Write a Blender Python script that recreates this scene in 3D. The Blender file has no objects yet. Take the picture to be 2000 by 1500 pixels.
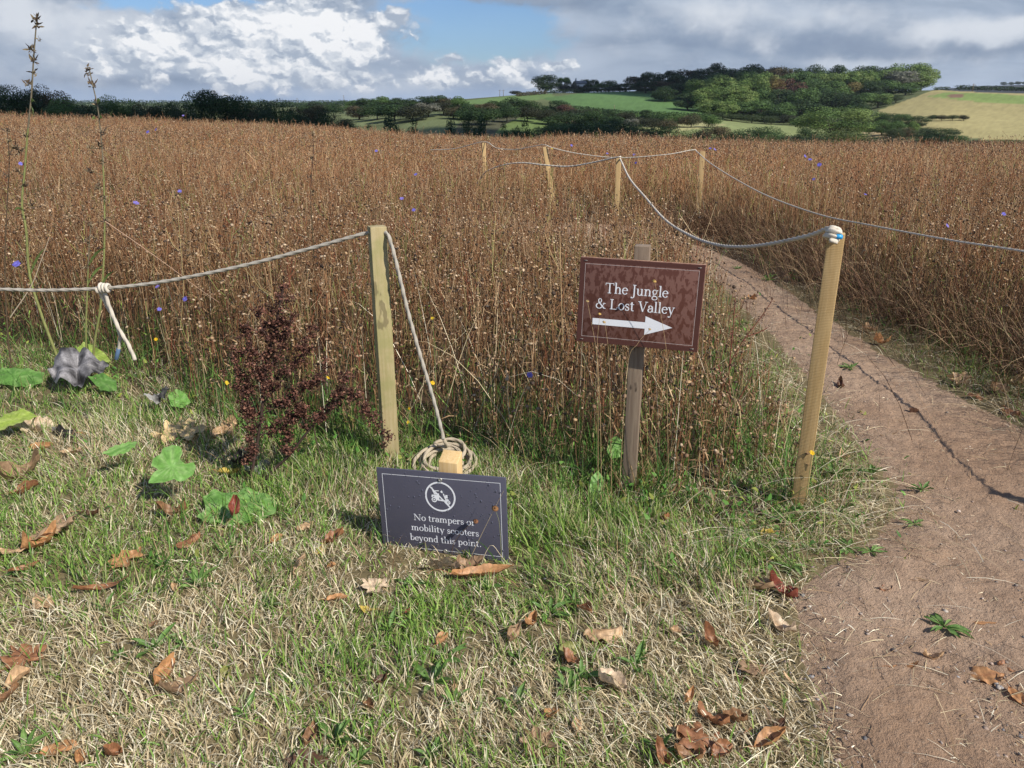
import bpy, math, random
import numpy as np
from mathutils import Vector, Matrix

R = math.radians
rng = np.random.default_rng(7)
random.seed(7)
scene = bpy.context.scene
COL = scene.collection

# ------------------------------------------------------------------ camera
CAM_H, PITCH, FPX = 1.55, R(20.0), 1502.0          # FPX: focal length in pixels of the 2000 px wide photograph
cam_d = bpy.data.cameras.new("camera")
cam = bpy.data.objects.new("camera", cam_d)
COL.objects.link(cam)
cam.location = (0, 0, CAM_H)
cam.rotation_euler = (R(90) - PITCH, 0, 0)
cam_d.sensor_width = 36.0
cam_d.lens = 36.0 * FPX / 2000.0
cam_d.clip_start = 0.02
cam_d.clip_end = 20000.0
scene.camera = cam

# ------------------------------------------------------------------ sun and exposure
SUN_EL, SUN_AZ = R(41), R(51)                       # azimuth from behind the camera towards its right
SUN = Vector((math.sin(SUN_AZ) * math.cos(SUN_EL), -math.cos(SUN_AZ) * math.cos(SUN_EL), math.sin(SUN_EL)))
sun_d = bpy.data.lights.new("sun", 'SUN')
sun_d.energy = 5.0
sun_d.angle = R(0.55)
sun_d.color = (1.0, 0.955, 0.88)
sun = bpy.data.objects.new("sun", sun_d)
COL.objects.link(sun)
sun.rotation_euler = SUN.to_track_quat('Z', 'Y').to_euler()
sun.location = (30, -30, 40)
scene.view_settings.view_transform = 'Standard'
scene.view_settings.look = 'None'
scene.view_settings.exposure = 0.25
scene.view_settings.gamma = 1.0
scene.cycles.max_bounces = 5
scene.cycles.diffuse_bounces = 3
scene.cycles.glossy_bounces = 2
scene.cycles.transmission_bounces = 3
scene.cycles.transparent_max_bounces = 8

CP, SP = math.cos(PITCH), math.sin(PITCH)


# ------------------------------------------------------------------ node helper
class N:
    """tiny expression helper over a node tree"""
    def __init__(s, nt):
        s.nt = nt

    def new(s, t, **kw):
        n = s.nt.nodes.new(t)
        for k, v in kw.items():
            setattr(n, k, v)
        return n

    def put(s, sock, v):
        if isinstance(v, bpy.types.NodeSocket):
            s.nt.links.new(v, sock)
        else:
            sock.default_value = v

    def m(s, op, a, b=0.0, c=0.0, clamp=False):
        n = s.new('ShaderNodeMath', operation=op, use_clamp=clamp)
        s.put(n.inputs[0], a); s.put(n.inputs[1], b); s.put(n.inputs[2], c)
        return n.outputs[0]

    def ramp(s, v, a, b, lo=0.0, hi=1.0):
        n = s.new('ShaderNodeMapRange', interpolation_type='SMOOTHSTEP')
        s.put(n.inputs[0], v); s.put(n.inputs[1], a); s.put(n.inputs[2], b); s.put(n.inputs[3], lo); s.put(n.inputs[4], hi)
        return n.outputs[0]

    def mix(s, f, a, b, mode='MIX'):
        n = s.new('ShaderNodeMix', data_type='RGBA', blend_type=mode)
        n.clamp_factor = True
        s.put(n.inputs[0], f); s.put(n.inputs[6], a); s.put(n.inputs[7], b)
        return n.outputs[2]

    def noise(s, vec, scale, detail=4, rough=0.55, dist=0.0, dim='3D', col=False):
        n = s.new('ShaderNodeTexNoise', noise_dimensions=dim)
        if vec is not None:
            s.put(n.inputs['Vector'], vec)
        s.put(n.inputs['Scale'], scale); s.put(n.inputs['Detail'], detail); s.put(n.inputs['Roughness'], rough); s.put(n.inputs['Distortion'], dist)
        return n.outputs[1 if col else 0]

    def xyz(s, x, y, z):
        n = s.new('ShaderNodeCombineXYZ')
        s.put(n.inputs[0], x); s.put(n.inputs[1], y); s.put(n.inputs[2], z)
        return n.outputs[0]


def rgb(r, g, b):
    return (r, g, b, 1.0)


# ------------------------------------------------------------------ sky: Nishita with a broken layer of cloud over it
def build_world():
    w = bpy.data.worlds.new("World")
    scene.world = w
    w.use_nodes = True
    nt = w.node_tree
    nt.nodes.clear()
    n = N(nt)
    out = n.new('ShaderNodeOutputWorld')
    sky = n.new('ShaderNodeTexSky', sky_type='NISHITA')
    sky.sun_disc = False
    sky.sun_elevation = SUN_EL
    sky.sun_rotation = math.atan2(SUN.x, SUN.y)
    sky.air_density = 1.0
    sky.dust_density = 0.6
    sky.ozone_density = 1.6
    bg_sky = n.new('ShaderNodeBackground')
    n.put(bg_sky.inputs[0], n.mix(1.0, sky.outputs[0], rgb(0.78, 1.02, 1.42), 'MULTIPLY'))
    bg_sky.inputs[1].default_value = 0.068
    tc = n.new('ShaderNodeTexCoord')
    sep = n.new('ShaderNodeSeparateXYZ')
    nt.links.new(tc.outputs['Generated'], sep.inputs[0])
    X, Y, Z = sep.outputs
    s0 = n.m('MULTIPLY', n.m('ARCTAN2', X, Y), 57.2958)
    t0 = n.m('MULTIPLY', n.m('ARCSINE', Z), 57.2958)
    # warp the direction a little so that every cloud edge billows
    base = n.xyz(s0, n.m('MULTIPLY', t0, 1.5), 0.0)
    wc = n.noise(base, 0.30, 5, 0.6, col=True)
    sw = n.new('ShaderNodeSeparateColor')
    nt.links.new(wc, sw.inputs[0])
    s = n.m('ADD', s0, n.m('MULTIPLY', n.m('SUBTRACT', sw.outputs[0], 0.5), 4.0))
    t = n.m('ADD', t0, n.m('MULTIPLY', n.m('SUBTRACT', sw.outputs[1], 0.5), 1.5))

    def deg(px, py):
        a, b = (px - 1000) / FPX, (750 - py) / FPX
        x, y, z = a, b * SP + CP, b * CP - SP
        return math.degrees(math.atan2(x, y)), math.degrees(math.atan2(z, math.hypot(x, y)))

    def blob(px, py, rx, ry, amp=1.0):
        cs, ct = deg(px, py)
        rs, rt = rx / 26.2 * 0.93, ry / 26.2
        q = n.m('ADD', n.m('POWER', n.m('ABSOLUTE', n.m('DIVIDE', n.m('SUBTRACT', s, cs), rs)), 2.0),
                n.m('POWER', n.m('ABSOLUTE', n.m('DIVIDE', n.m('SUBTRACT', t, ct), rt)), 2.0))
        e = n.m('POWER', 2.71828, n.m('MULTIPLY', q, -1.0))
        return n.m('MULTIPLY', e, amp)

    def add(*v):
        r = v[0]
        for x in v[1:]:
            r = n.m('ADD', r, x)
        return r

    fine = n.noise(n.xyz(s0, n.m('MULTIPLY', t0, 1.4), 9.1), 0.9, 5, 0.55, 0.3)
    strat = n.noise(n.xyz(n.m('MULTIPLY', s0, 0.38), n.m('MULTIPLY', t0, 1.25), 5.0), 0.34, 5, 0.52, 0.5)
    soft = n.noise(n.xyz(s0, n.m('MULTIPLY', t0, 1.3), 2.2), 0.28, 4, 0.5, 0.4)
    high = n.noise(n.xyz(s0, n.m('MULTIPLY', t0, 1.6), 1.0), 0.055, 5, 0.55)
    wf = n.noise(base, 0.8, 4, 0.6, col=True)
    sf = n.new('ShaderNodeSeparateColor')
    nt.links.new(wf, sf.inputs[0])

    def puffs(ds, dt):
        """heaped round lumps of three sizes"""
        u = n.m('ADD', n.m('ADD', s0, ds), n.m('MULTIPLY', n.m('SUBTRACT', sf.outputs[0], 0.5), 1.8))
        v = n.m('ADD', n.m('ADD', t0, dt), n.m('MULTIPLY', n.m('SUBTRACT', sf.outputs[1], 0.5), 1.4))
        r = None
        for sc_, a_ in ((0.24, .52), (0.55, .32), (1.25, .17), (2.8, .06)):
            vo = n.new('ShaderNodeTexVoronoi', feature='SMOOTH_F1', voronoi_dimensions='2D')
            n.put(vo.inputs['Vector'], n.xyz(n.m('ADD', u, sc_ * 17), n.m('MULTIPLY', v, 1.35), 0.0))
            vo.inputs['Scale'].default_value = sc_
            vo.inputs['Smoothness'].default_value = 0.6
            w_ = n.m('MULTIPLY', n.m('SUBTRACT', 0.62, vo.outputs['Distance']), a_)
            r = w_ if r is None else n.m('ADD', r, w_)
        return r

    p0 = puffs(0, 0)
    p1 = puffs(0.16, 0.26)

    # where the blue shows
    gap = add(blob(925, 50, 130, 34, 1.35), blob(840, 8, 110, 14, 0.9), blob(375, 4, 100, 13, 1.5), blob(230, 6, 60, 10, .6), blob(460, 3, 26, 14, 1.1), blob(1020, 40, 60, 26, 0.7),
              blob(890, 100, 120, 26, 0.55), blob(1010, 95, 110, 26, 0.55))
    gap = n.m('ADD', gap, n.m('MULTIPLY', n.m('SUBTRACT', fine, 0.5), 1.1))
    clear_high = n.m('MULTIPLY', n.ramp(high, 0.40, 0.52), n.ramp(t0, 8.0, 13.0))
    gapm = n.m('MAXIMUM', n.ramp(gap, 0.12, 0.95), clear_high)
    cover = n.m('SUBTRACT', 1.0, n.m('MULTIPLY', gapm, 0.95))

    # grey-blue sheet, banded
    sheet = n.mix(n.ramp(strat, 0.30, 0.70), rgb(0.27, 0.35, 0.48), rgb(0.48, 0.56, 0.68))
    low = n.mix(n.ramp(soft, 0.3, 0.7), rgb(0.32, 0.45, 0.68), rgb(0.45, 0.58, 0.78))
    sheet = n.mix(n.ramp(t0, 1.6, 0.1, 0.0, 0.85), sheet, low)
    dark = add(blob(1010, 2, 150, 20, 1.1), blob(1640, 80, 280, 26, 0.75), blob(1900, 100, 220, 12, 0.9), blob(260, 158, 260, 9, 0.8), blob(1180, 60, 90, 60, 0.3),
               blob(210, 50, 45, 40, 0.55), blob(1270, 110, 140, 50, 0.35), blob(665, 5, 60, 11, 1.0), blob(1440, 20, 70, 30, 0.4), blob(1830, 8, 200, 12, 0.45))
    dark = n.m('MULTIPLY', dark, n.m('ADD', 0.5, soft))
    sheet = n.mix(n.ramp(dark, 0.15, 1.05, 0.0, 0.56), sheet, rgb(0.175, 0.235, 0.345))
    lit = add(blob(1920, 58, 150, 22, 1.2), blob(1560, 28, 150, 26, 0.7), blob(1400, 60, 60, 40, 0.35), blob(100, 90, 170, 66, 0.65), blob(1340, 20, 120, 26, 0.5), blob(1250, 60, 40, 40, 0.35),
              blob(700, 168, 260, 22, 0.5), blob(1700, 120, 250, 12, 0.5), blob(60, 30, 130, 40, 0.5), blob(290, 60, 60, 60, .5), blob(1495, 88, 34, 20, 0.8))
    lit = n.m('MULTIPLY', lit, n.m('ADD', 0.30, n.m('MULTIPLY', soft, 1.4)))
    lit = n.m('ADD', lit, n.m('MULTIPLY', n.m('SUBTRACT', p0, 0.2), 0.8))
    sheet = n.mix(n.ramp(lit, 0.10, 1.15, 0.0, 0.9), sheet, rgb(0.74, 0.78, 0.84))

    # cumulus heads
    cum = add(blob(520, 88, 230, 60, 1.15), blob(700, 62, 100, 36, 1.0), blob(420, 120, 130, 50, 0.5), blob(590, 150, 190, 22, 0.6), blob(490, 28, 130, 26, 0.8), blob(640, 20, 100, 22, 0.6),
              blob(862, 140, 28, 20, 1.0), blob(905, 160, 42, 18, 0.95), blob(1000, 128, 50, 18, 1.0), blob(1095, 132, 34, 12, 0.8), blob(1040, 165, 80, 14, 0.6),
              blob(240, 110, 80, 34, 0.45), blob(330, 60, 50, 50, .5))
    cumf = n.m('ADD', cum, n.m('MULTIPLY', n.m('ADD', n.m('MULTIPLY', n.m('SUBTRACT', p0, 0.22), 2.6), n.m('MULTIPLY', n.m('SUBTRACT', fine, 0.5), 0.5)), n.ramp(cum, 0.02, 0.5)))
    high_cum = n.m('MULTIPLY', n.ramp(high, 0.42, 0.30), n.ramp(t0, 9.0, 18.0, 0.0, 0.6))
    cumm = n.m('MAXIMUM', n.ramp(cumf, 0.38, 0.92), high_cum)
    shade = n.m('ADD', n.m('MULTIPLY', n.m('SUBTRACT', p0, p1), 7.0), n.m('MULTIPLY', n.m('SUBTRACT', soft, 0.5), 1.6))
    shade = n.m('SUBTRACT', n.m('ADD', shade, n.m('MULTIPLY', n.m('SUBTRACT', cum, 0.75), 0.5)), 0.16)
    body = n.mix(n.ramp(shade, -0.75, 0.05), rgb(0.40, 0.47, 0.58), rgb(0.66, 0.71, 0.78))
    body = n.mix(n.ramp(shade, -0.10, 0.65), body, rgb(0.95, 0.96, 0.98))
    cloud = n.mix(cumm, sheet, body)
    cover = n.m('MAXIMUM', cover, cumm)
    bg_c = n.new('ShaderNodeBackground')
    n.put(bg_c.inputs[0], cloud)
    bg_c.inputs[1].default_value = 0.84
    mx = n.new('ShaderNodeMixShader')
    n.put(mx.inputs[0], cover)
    nt.links.new(bg_sky.outputs[0], mx.inputs[1])
    nt.links.new(bg_c.outputs[0], mx.inputs[2])
    nt.links.new(mx.outputs[0], out.inputs[0])


build_world()


# ------------------------------------------------------------------ general helpers
def tag(o, label=None, cat=None, group=None, kind=None):
    if label: o['label'] = label
    if cat: o['category'] = cat
    if group: o['group'] = group
    if kind: o['kind'] = kind
    return o


def empty(name, loc=(0, 0, 0), rz=0.0):
    o = bpy.data.objects.new(name, None)
    COL.objects.link(o)
    o.location = loc
    o.rotation_euler = (0, 0, rz)
    o.empty_display_size = 0.1
    return o


def make_mesh(name, V, faces, C=None, mats=(), mi=None, smooth=False):
    """V (n,3); faces: list of int arrays (m,k); C (n,3) vertex colours"""
    V = np.asarray(V, np.float32)
    me = bpy.data.meshes.new(name)
    me.vertices.add(len(V))
    me.vertices.foreach_set('co', V.ravel())
    faces = [np.asarray(f, np.int32) for f in faces if len(f)]
    tot = np.concatenate([np.full(len(f), f.shape[1], np.int32) for f in faces])
    idx = np.concatenate([f.ravel() for f in faces])
    me.loops.add(len(idx))
    me.loops.foreach_set('vertex_index', idx)
    me.polygons.add(len(tot))
    st = np.zeros(len(tot), np.int32)
    st[1:] = np.cumsum(tot)[:-1]
    me.polygons.foreach_set('loop_start', st)
    if smooth:
        me.polygons.foreach_set('use_smooth', np.ones(len(tot), bool))
    for m in mats:
        me.materials.append(m)
    if mi is not None:
        me.polygons.foreach_set('material_index', np.asarray(mi, np.int32))
    if C is not None:
        a = me.color_attributes.new('Col', 'FLOAT_COLOR', 'POINT')
        c4 = np.ones((len(V), 4), np.float32)
        c4[:, :3] = C
        a.data.foreach_set('color', c4.ravel())
    me.update(calc_edges=True)
    return me


def obj(name, me, parent=None, loc=(0, 0, 0)):
    o = bpy.data.objects.new(name, me)
    COL.objects.link(o)
    o.location = loc
    if parent is not None:
        o.parent = parent
    return o


class MB:
    """collects pieces of one mesh"""
    def __init__(s):
        s.V, s.F, s.C, s.n = [], [], [], 0

    def add(s, V, F, C=(0.5, 0.5, 0.5)):
        V = np.asarray(V, float).reshape(-1, 3)
        s.V.append(V)
        for f in (F if isinstance(F, list) else [F]):
            f = np.asarray(f, int)
            if len(f): s.F.append(f + s.n)
        C = np.asarray(C, float)
        s.C.append(np.broadcast_to(C, V.shape) if C.ndim == 1 else C)
        s.n += len(V)
        return s

    def build(s, name, mats, parent=None, loc=(0, 0, 0), smooth=False):
        return obj(name, s.mesh(name, mats, smooth), parent, loc)

    def mesh(s, name, mats, smooth=False):
        mats = mats if isinstance(mats, (list, tuple)) else [mats]
        return make_mesh(name, np.concatenate(s.V), s.F, np.concatenate(s.C), mats, None, smooth)


def norm(a):
    return a / np.maximum(np.linalg.norm(a, axis=-1, keepdims=True), 1e-9)


def tubes(P, Rr, sides=3, cap=False):
    """P (n,k,3) polylines, Rr (n,k) radii -> V, [F]"""
    P = np.asarray(P, float); Rr = np.asarray(Rr, float)
    n, k, _ = P.shape
    T = norm(np.gradient(P, axis=1)) if k > 2 else np.repeat(norm(P[:, 1:] - P[:, :1]), 2, 1)
    ref = np.where(np.abs(T[..., 2:3]) > 0.8, np.array([1.0, 0.13, 0]), np.array([0.05, 0.1, 1.0]))
    ref = np.broadcast_to(ref[:, :1], T.shape)
    A = norm(np.cross(T, ref)); B = np.cross(T, A)
    th = np.arange(sides) * 2 * math.pi / sides
    V = P[:, :, None] + Rr[:, :, None, None] * (A[:, :, None] * np.cos(th)[:, None] + B[:, :, None] * np.sin(th)[:, None])
    i = np.arange(n)[:, None, None] * k * sides + np.arange(k - 1)[None, :, None] * sides
    j = np.arange(sides)[None, None]; j2 = (j + 1) % sides
    F = np.stack([i + j, i + j2, i + sides + j2, i + sides + j], -1).reshape(-1, 4)
    fs = [F]
    if cap:
        b = np.arange(n)[:, None] * k * sides + np.arange(sides)[None]
        fs += [b[:, ::-1], b + (k - 1) * sides]
    return V.reshape(-1, 3), fs


def ribbons(P, W, Wd):
    """P (n,k,3), W (n,3) or (n,k,3) side direction, Wd (n,k) half width"""
    n, k, _ = P.shape
    if W.ndim == 2: W = np.repeat(W[:, None], k, 1)
    V = np.stack([P - W * Wd[..., None], P + W * Wd[..., None]], 2)
    i = np.arange(n)[:, None] * k * 2 + np.arange(k - 1)[None] * 2
    F = np.stack([i, i + 1, i + 3, i + 2], -1).reshape(-1, 4)
    return V.reshape(-1, 3), [F]


def perp(A):
    ref = np.where(np.abs(A[..., 2:3]) > 0.8, np.array([1.0, 0.2, 0]), np.array([0, 0, 1.0]))
    u = norm(np.cross(A, ref))
    return u, np.cross(A, u)


def heads(Cn, A, r, hgt, sides=6, dome=0.45):
    """little dried flower heads: a domed disc on a cone"""
    n = len(Cn)
    U, W = perp(A)
    th = np.arange(sides) * 2 * math.pi / sides
    ring = Cn[:, None] + r[:, None, None] * (U[:, None] * np.cos(th)[None, :, None] + W[:, None] * np.sin(th)[None, :, None])
    top = Cn + A * (r * dome)[:, None]
    bot = Cn - A * hgt[:, None]
    V = np.concatenate([top[:, None], bot[:, None], ring], 1)
    i = np.arange(n)[:, None] * (sides + 2)
    j = 2 + np.arange(sides)[None]; j2 = 2 + (np.arange(sides)[None] + 1) % sides
    z = np.zeros_like(j)
    F = np.concatenate([np.stack([i + z, i + j, i + j2], -1).reshape(-1, 3), np.stack([i + z + 1, i + j2, i + j], -1).reshape(-1, 3)])
    return V.reshape(-1, 3), [F]


def box_vf(sx, sy, sz, bev=0.0):
    """box centred in x,y with its base at z 0, edges bevelled"""
    import bmesh
    bm = bmesh.new()
    bmesh.ops.create_cube(bm, size=1.0)
    for v in bm.verts:
        v.co = Vector((v.co.x * sx, v.co.y * sy, (v.co.z + 0.5) * sz))
    if bev:
        bmesh.ops.bevel(bm, geom=list(bm.edges), offset=bev, segments=2, affect='EDGES', profile=0.6)
    bm.verts.ensure_lookup_table()
    V = np.array([v.co[:] for v in bm.verts])
    F = {}
    for f in bm.faces:
        F.setdefault(len(f.verts), []).append([v.index for v in f.verts])
    bm.free()
    return V, [np.array(f) for f in F.values()]


def rot_np(yaw, pit, rol):
    cy, sy = math.cos(yaw), math.sin(yaw)
    Rz = np.array([[cy, -sy, 0], [sy, cy, 0], [0, 0, 1]])
    c, s = math.cos(pit), math.sin(pit)
    Rx = np.array([[1, 0, 0], [0, c, -s], [0, s, c]])
    c, s = math.cos(rol), math.sin(rol)
    Ry = np.array([[c, 0, s], [0, 1, 0], [-s, 0, c]])
    return Rz @ Rx @ Ry


# a small value noise for numpy
_perm = rng.random((64, 64, 8))


def vnoise(x, y, k=0):
    x = np.asarray(x, float); y = np.asarray(y, float)
    xi = np.floor(x).astype(int); yi = np.floor(y).astype(int)
    fx = x - xi; fy = y - yi
    fx = fx * fx * (3 - 2 * fx); fy = fy * fy * (3 - 2 * fy)
    g = _perm[..., k]
    a = g[xi % 64, yi % 64]; b = g[(xi + 1) % 64, yi % 64]; c = g[xi % 64, (yi + 1) % 64]; d = g[(xi + 1) % 64, (yi + 1) % 64]
    return (a * (1 - fx) + b * fx) * (1 - fy) + (c * (1 - fx) + d * fx) * fy


def fbm(x, y, k=0, o=4):
    r = 0; a = 0.5; t = 0
    for i in range(o):
        r = r + a * vnoise(x * 2 ** i + 7.3 * i, y * 2 ** i + 3.1 * i, (k + i) % 8); t += a; a *= 0.5
    return r / t


def sstep(x, a, b):
    t = np.clip((np.asarray(x, float) - a) / (b - a), 0, 1)
    return t * t * (3 - 2 * t)


def in_poly(px, py, poly):
    px = np.asarray(px, float); py = np.asarray(py, float)
    c = np.zeros(px.shape, bool)
    n = len(poly)
    for i in range(n):
        x1, y1 = poly[i]; x2, y2 = poly[(i + 1) % n]
        if y1 == y2: continue
        k = ((y1 > py) != (y2 > py)) & (px < (x2 - x1) * (py - y1) / (y2 - y1) + x1)
        c ^= k
    return c


def dist_poly(px, py, poly, closed=True):
    px = np.asarray(px, float); py = np.asarray(py, float)
    d = np.full(px.shape, 1e9)
    n = len(poly)
    for i in range(n if closed else n - 1):
        x1, y1 = poly[i]; x2, y2 = poly[(i + 1) % n]
        L = (x2 - x1) ** 2 + (y2 - y1) ** 2 + 1e-12
        t = np.clip(((px - x1) * (x2 - x1) + (py - y1) * (y2 - y1)) / L, 0, 1)
        d = np.minimum(d, np.hypot(px - x1 - t * (x2 - x1), py - y1 - t * (y2 - y1)))
    return d


# ------------------------------------------------------------------ the lie of the land
_cx = np.array([-500, 0, 300, 600, 800, 1000, 1250, 1400, 1700, 2000, 2500], float)
_ca = np.array([-.00022, -.00015, -.00002, .000124, .00037, .00049, .00057, .0007, .00078, .00083, .0009])
_ty = np.array([46, 62, 80, 130, 170, 200, 240, 280, 330, 380, 430, 480, 560, 700, 1000, 1600, 2500, 6500], float)
_tx = np.array([-600, 0, 600, 700, 850, 1050, 1200, 1350, 1500, 1650, 1720, 1850, 2000, 2600], float)
# height of the land at each of the distances above, one row for each column of _tx
_tz = np.array([
    [0.4, -2, -4, -6, -7, -7, -7, -7, -6.5, -6, -5.5, -5, -4.5, -3, -1, 2.5, 6, 14],
    [0.3, -2, -4, -6, -7, -7, -7, -7, -6.5, -6, -5.5, -5, -4.5, -3, -1, 2.5, 6, 14],
    [-.2, -3, -5, -7, -7.5, -7, -5.8, -4.6, -3.2, -2, -1, -.3, -.5, -1, -1, 2.5, 6, 14],
    [-.4, -3, -5, -7, -7.5, -7, -5.4, -3.9, -2.4, -1.4, -.4, .4, .4, .2, 0, 2.5, 6, 14],
    [-.9, -4, -6, -7.5, -7, -4.6, -2.3, -.4, .8, 1.8, 2.6, 3.2, 2.6, 1, 0, 2.5, 6, 14],
    [-1.1, -5, -7, -9, -8, -5.6, -3.1, -1.4, .4, 3.3, 6.0, 8.0, 7.0, 3, 0, 2.5, 6, 14],
    [-1.2, -6, -8, -10, -9.5, -8, -6, -4.4, -1.7, 3.2, 7.3, 8.6, 7.5, 4, 0, 2, 6, 14],
    [-1.4, -6, -8, -10, -8.5, -6.4, -4.7, -3.7, -2.4, 1.2, 6.2, 11.0, 10.8, 6, 0, 2, 6, 14],
    [-1.5, -6, -8, -10, -8.8, -6.6, -5.6, -5.8, -5.4, -1.0, 5.0, 11.2, 11.2, 6, 0, 2, 6, 14],
    [-1.6, -6, -8, -9.6, -9, -7.6, -6.3, -6.5, -5.4, -1.0, 5.0, 11.0, 11.2, 6, 0, 4, 6, 14],
    [-1.6, -6, -8, -9.4, -8.6, -6.6, -4.6, -3.7, -.4, 3.3, 6.6, 9.2, 9.8, 6, 2, 10, 10, 14],
    [-1.7, -6, -8, -8.8, -7.2, -5.0, -2.6, -.4, 2.8, 7.0, 9.0, 9.4, 9.0, 7, 12, 33, 30, 14],
    [-1.7, -6, -7.6, -8.2, -6.8, -5.2, -3.9, -2.6, 1.6, 6.0, 8.0, 9.0, 9.0, 8, 18, 38, 34, 14],
    [-1.7, -6, -7.6, -8.2, -6.8, -5.2, -3.9, -2.6, 1.6, 6.0, 8.0, 9.0, 9.0, 8, 18, 38, 34, 14]])
# resample the table finely and soften it
_fy = np.geomspace(46, 6500, 240)
_fx = np.linspace(-600, 2600, 240)
_g = np.array([np.interp(np.log(_fy), np.log(_ty), r) for r in _tz])
_g = np.array([np.interp(_fx, _tx, _g[:, j]) for j in range(len(_fy))]).T
_edge = _g[:, :1].copy()
for _ in range(3):
    gp = np.pad(_g, 2, mode='edge')
    _g = sum(gp[2:-2, 2 + k:gp.shape[1] - 2 + k] for k in (-2, -1, 0, 1, 2)) / 5
    gp = np.pad(_g, 2, mode='edge')
    _g = sum(gp[2 + k:gp.shape[0] - 2 + k, 2:-2] for k in (-2, -1, 0, 1, 2)) / 5


def H(x, y):
    x = np.asarray(x, float); y = np.asarray(y, float)
    x, y = np.broadcast_arrays(x, y)
    yy = np.maximum(y, 1.0)
    col = 1000 + FPX * (x / yy) / 0.94
    a = np.interp(col, _cx, _ca)
    near = -a * np.clip(y, 0, 60) ** 2
    near = near + 0.012 * (fbm(x * 1.3 + 50, y * 1.3 + 50, 1, 2) - 0.5) * sstep(y, 12, 5)
    fi = np.clip((col + 600) / 3200 * 239, 0, 238.999)
    fj = np.clip((np.log(np.maximum(y, 46)) - math.log(46)) / (math.log(6500) - math.log(46)) * 239, 0, 238.999)
    i0 = fi.astype(int); j0 = fj.astype(int)
    u = fi - i0; v = fj - j0
    far = (_g[i0, j0] * (1 - u) + _g[i0 + 1, j0] * u) * (1 - v) + (_g[i0, j0 + 1] * (1 - u) + _g[i0 + 1, j0 + 1] * u) * v
    w = sstep(y, 45, 56)
    return near * (1 - w) + far * w


def Hs(x, y):
    return float(H(x, y))


def G(px, py, z=0.0):
    """ground point under a pixel of the photograph, near the camera"""
    a, b = (px - 1000) / FPX, (750 - py) / FPX
    dx, dy, dz = a, b * SP + CP, b * CP - SP
    t = (z - CAM_H) / dz
    return (dx * t, dy * t)


def at(px, py, y):
    """the point seen at a pixel at distance y"""
    a, b = (px - 1000) / FPX, (750 - py) / FPX
    dx, dy, dz = a, b * SP + CP, b * CP - SP
    t = y / dy
    return np.array([dx * t, y, CAM_H + dz * t])


def proj(x, y, z):
    z = z - CAM_H
    dep = np.maximum(y * CP - z * SP, 0.05)
    up = y * SP + z * CP
    return 1000 + FPX * x / dep, 750 - FPX * up / dep


# ------------------------------------------------------------------ materials
def material(name):
    m = bpy.data.materials.new(name)
    m.use_nodes = True
    nt = m.node_tree
    nt.nodes.clear()
    n = N(nt)
    out = n.new('ShaderNodeOutputMaterial')
    bsdf = n.new('ShaderNodeBsdfPrincipled')
    nt.links.new(bsdf.outputs[0], out.inputs[0])
    return m, n, bsdf, out


def bump(n, h, strength, dist):
    b = n.new('ShaderNodeBump')
    b.inputs['Strength'].default_value = strength
    b.inputs['Distance'].default_value = dist
    n.put(b.inputs['Height'], h)
    return b.outputs[0]


def vcol(n):
    a = n.new('ShaderNodeAttribute')
    a.attribute_name = 'Col'
    return a.outputs[0]


def plant_mat(name, trans=0.3, rough=0.7, spec=0.2, nscale=0, namp=0.3, bumpd=0.0):
    m, n, b, out = material(name)
    c = vcol(n)
    if nscale:
        tc = n.new('ShaderNodeTexCoord').outputs['Object']
        nz = n.noise(tc, nscale, 5, 0.6)
        c = n.mix(1.0, c, n.mix(n.ramp(nz, 0.3, 0.7), rgb(1 - namp,) if False else rgb(1 - namp, 1 - namp, 1 - namp), rgb(1 + namp, 1 + namp, 1 + namp)), 'MULTIPLY')
        if bumpd:
            n.nt.links.new(bump(n, nz, 0.7, bumpd), b.inputs['Normal'])
    n.put(b.inputs['Base Color'], c)
    b.inputs['Roughness'].default_value = rough
    b.inputs['Specular IOR Level'].default_value = spec
    if trans:
        t = n.new('ShaderNodeBsdfTranslucent')
        n.put(t.inputs[0], c)
        mx = n.new('ShaderNodeMixShader')
        mx.inputs[0].default_value = trans
        n.nt.links.new(b.outputs[0], mx.inputs[1]); n.nt.links.new(t.outputs[0], mx.inputs[2])
        n.nt.links.new(mx.outputs[0], out.inputs[0])
    return m


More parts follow.
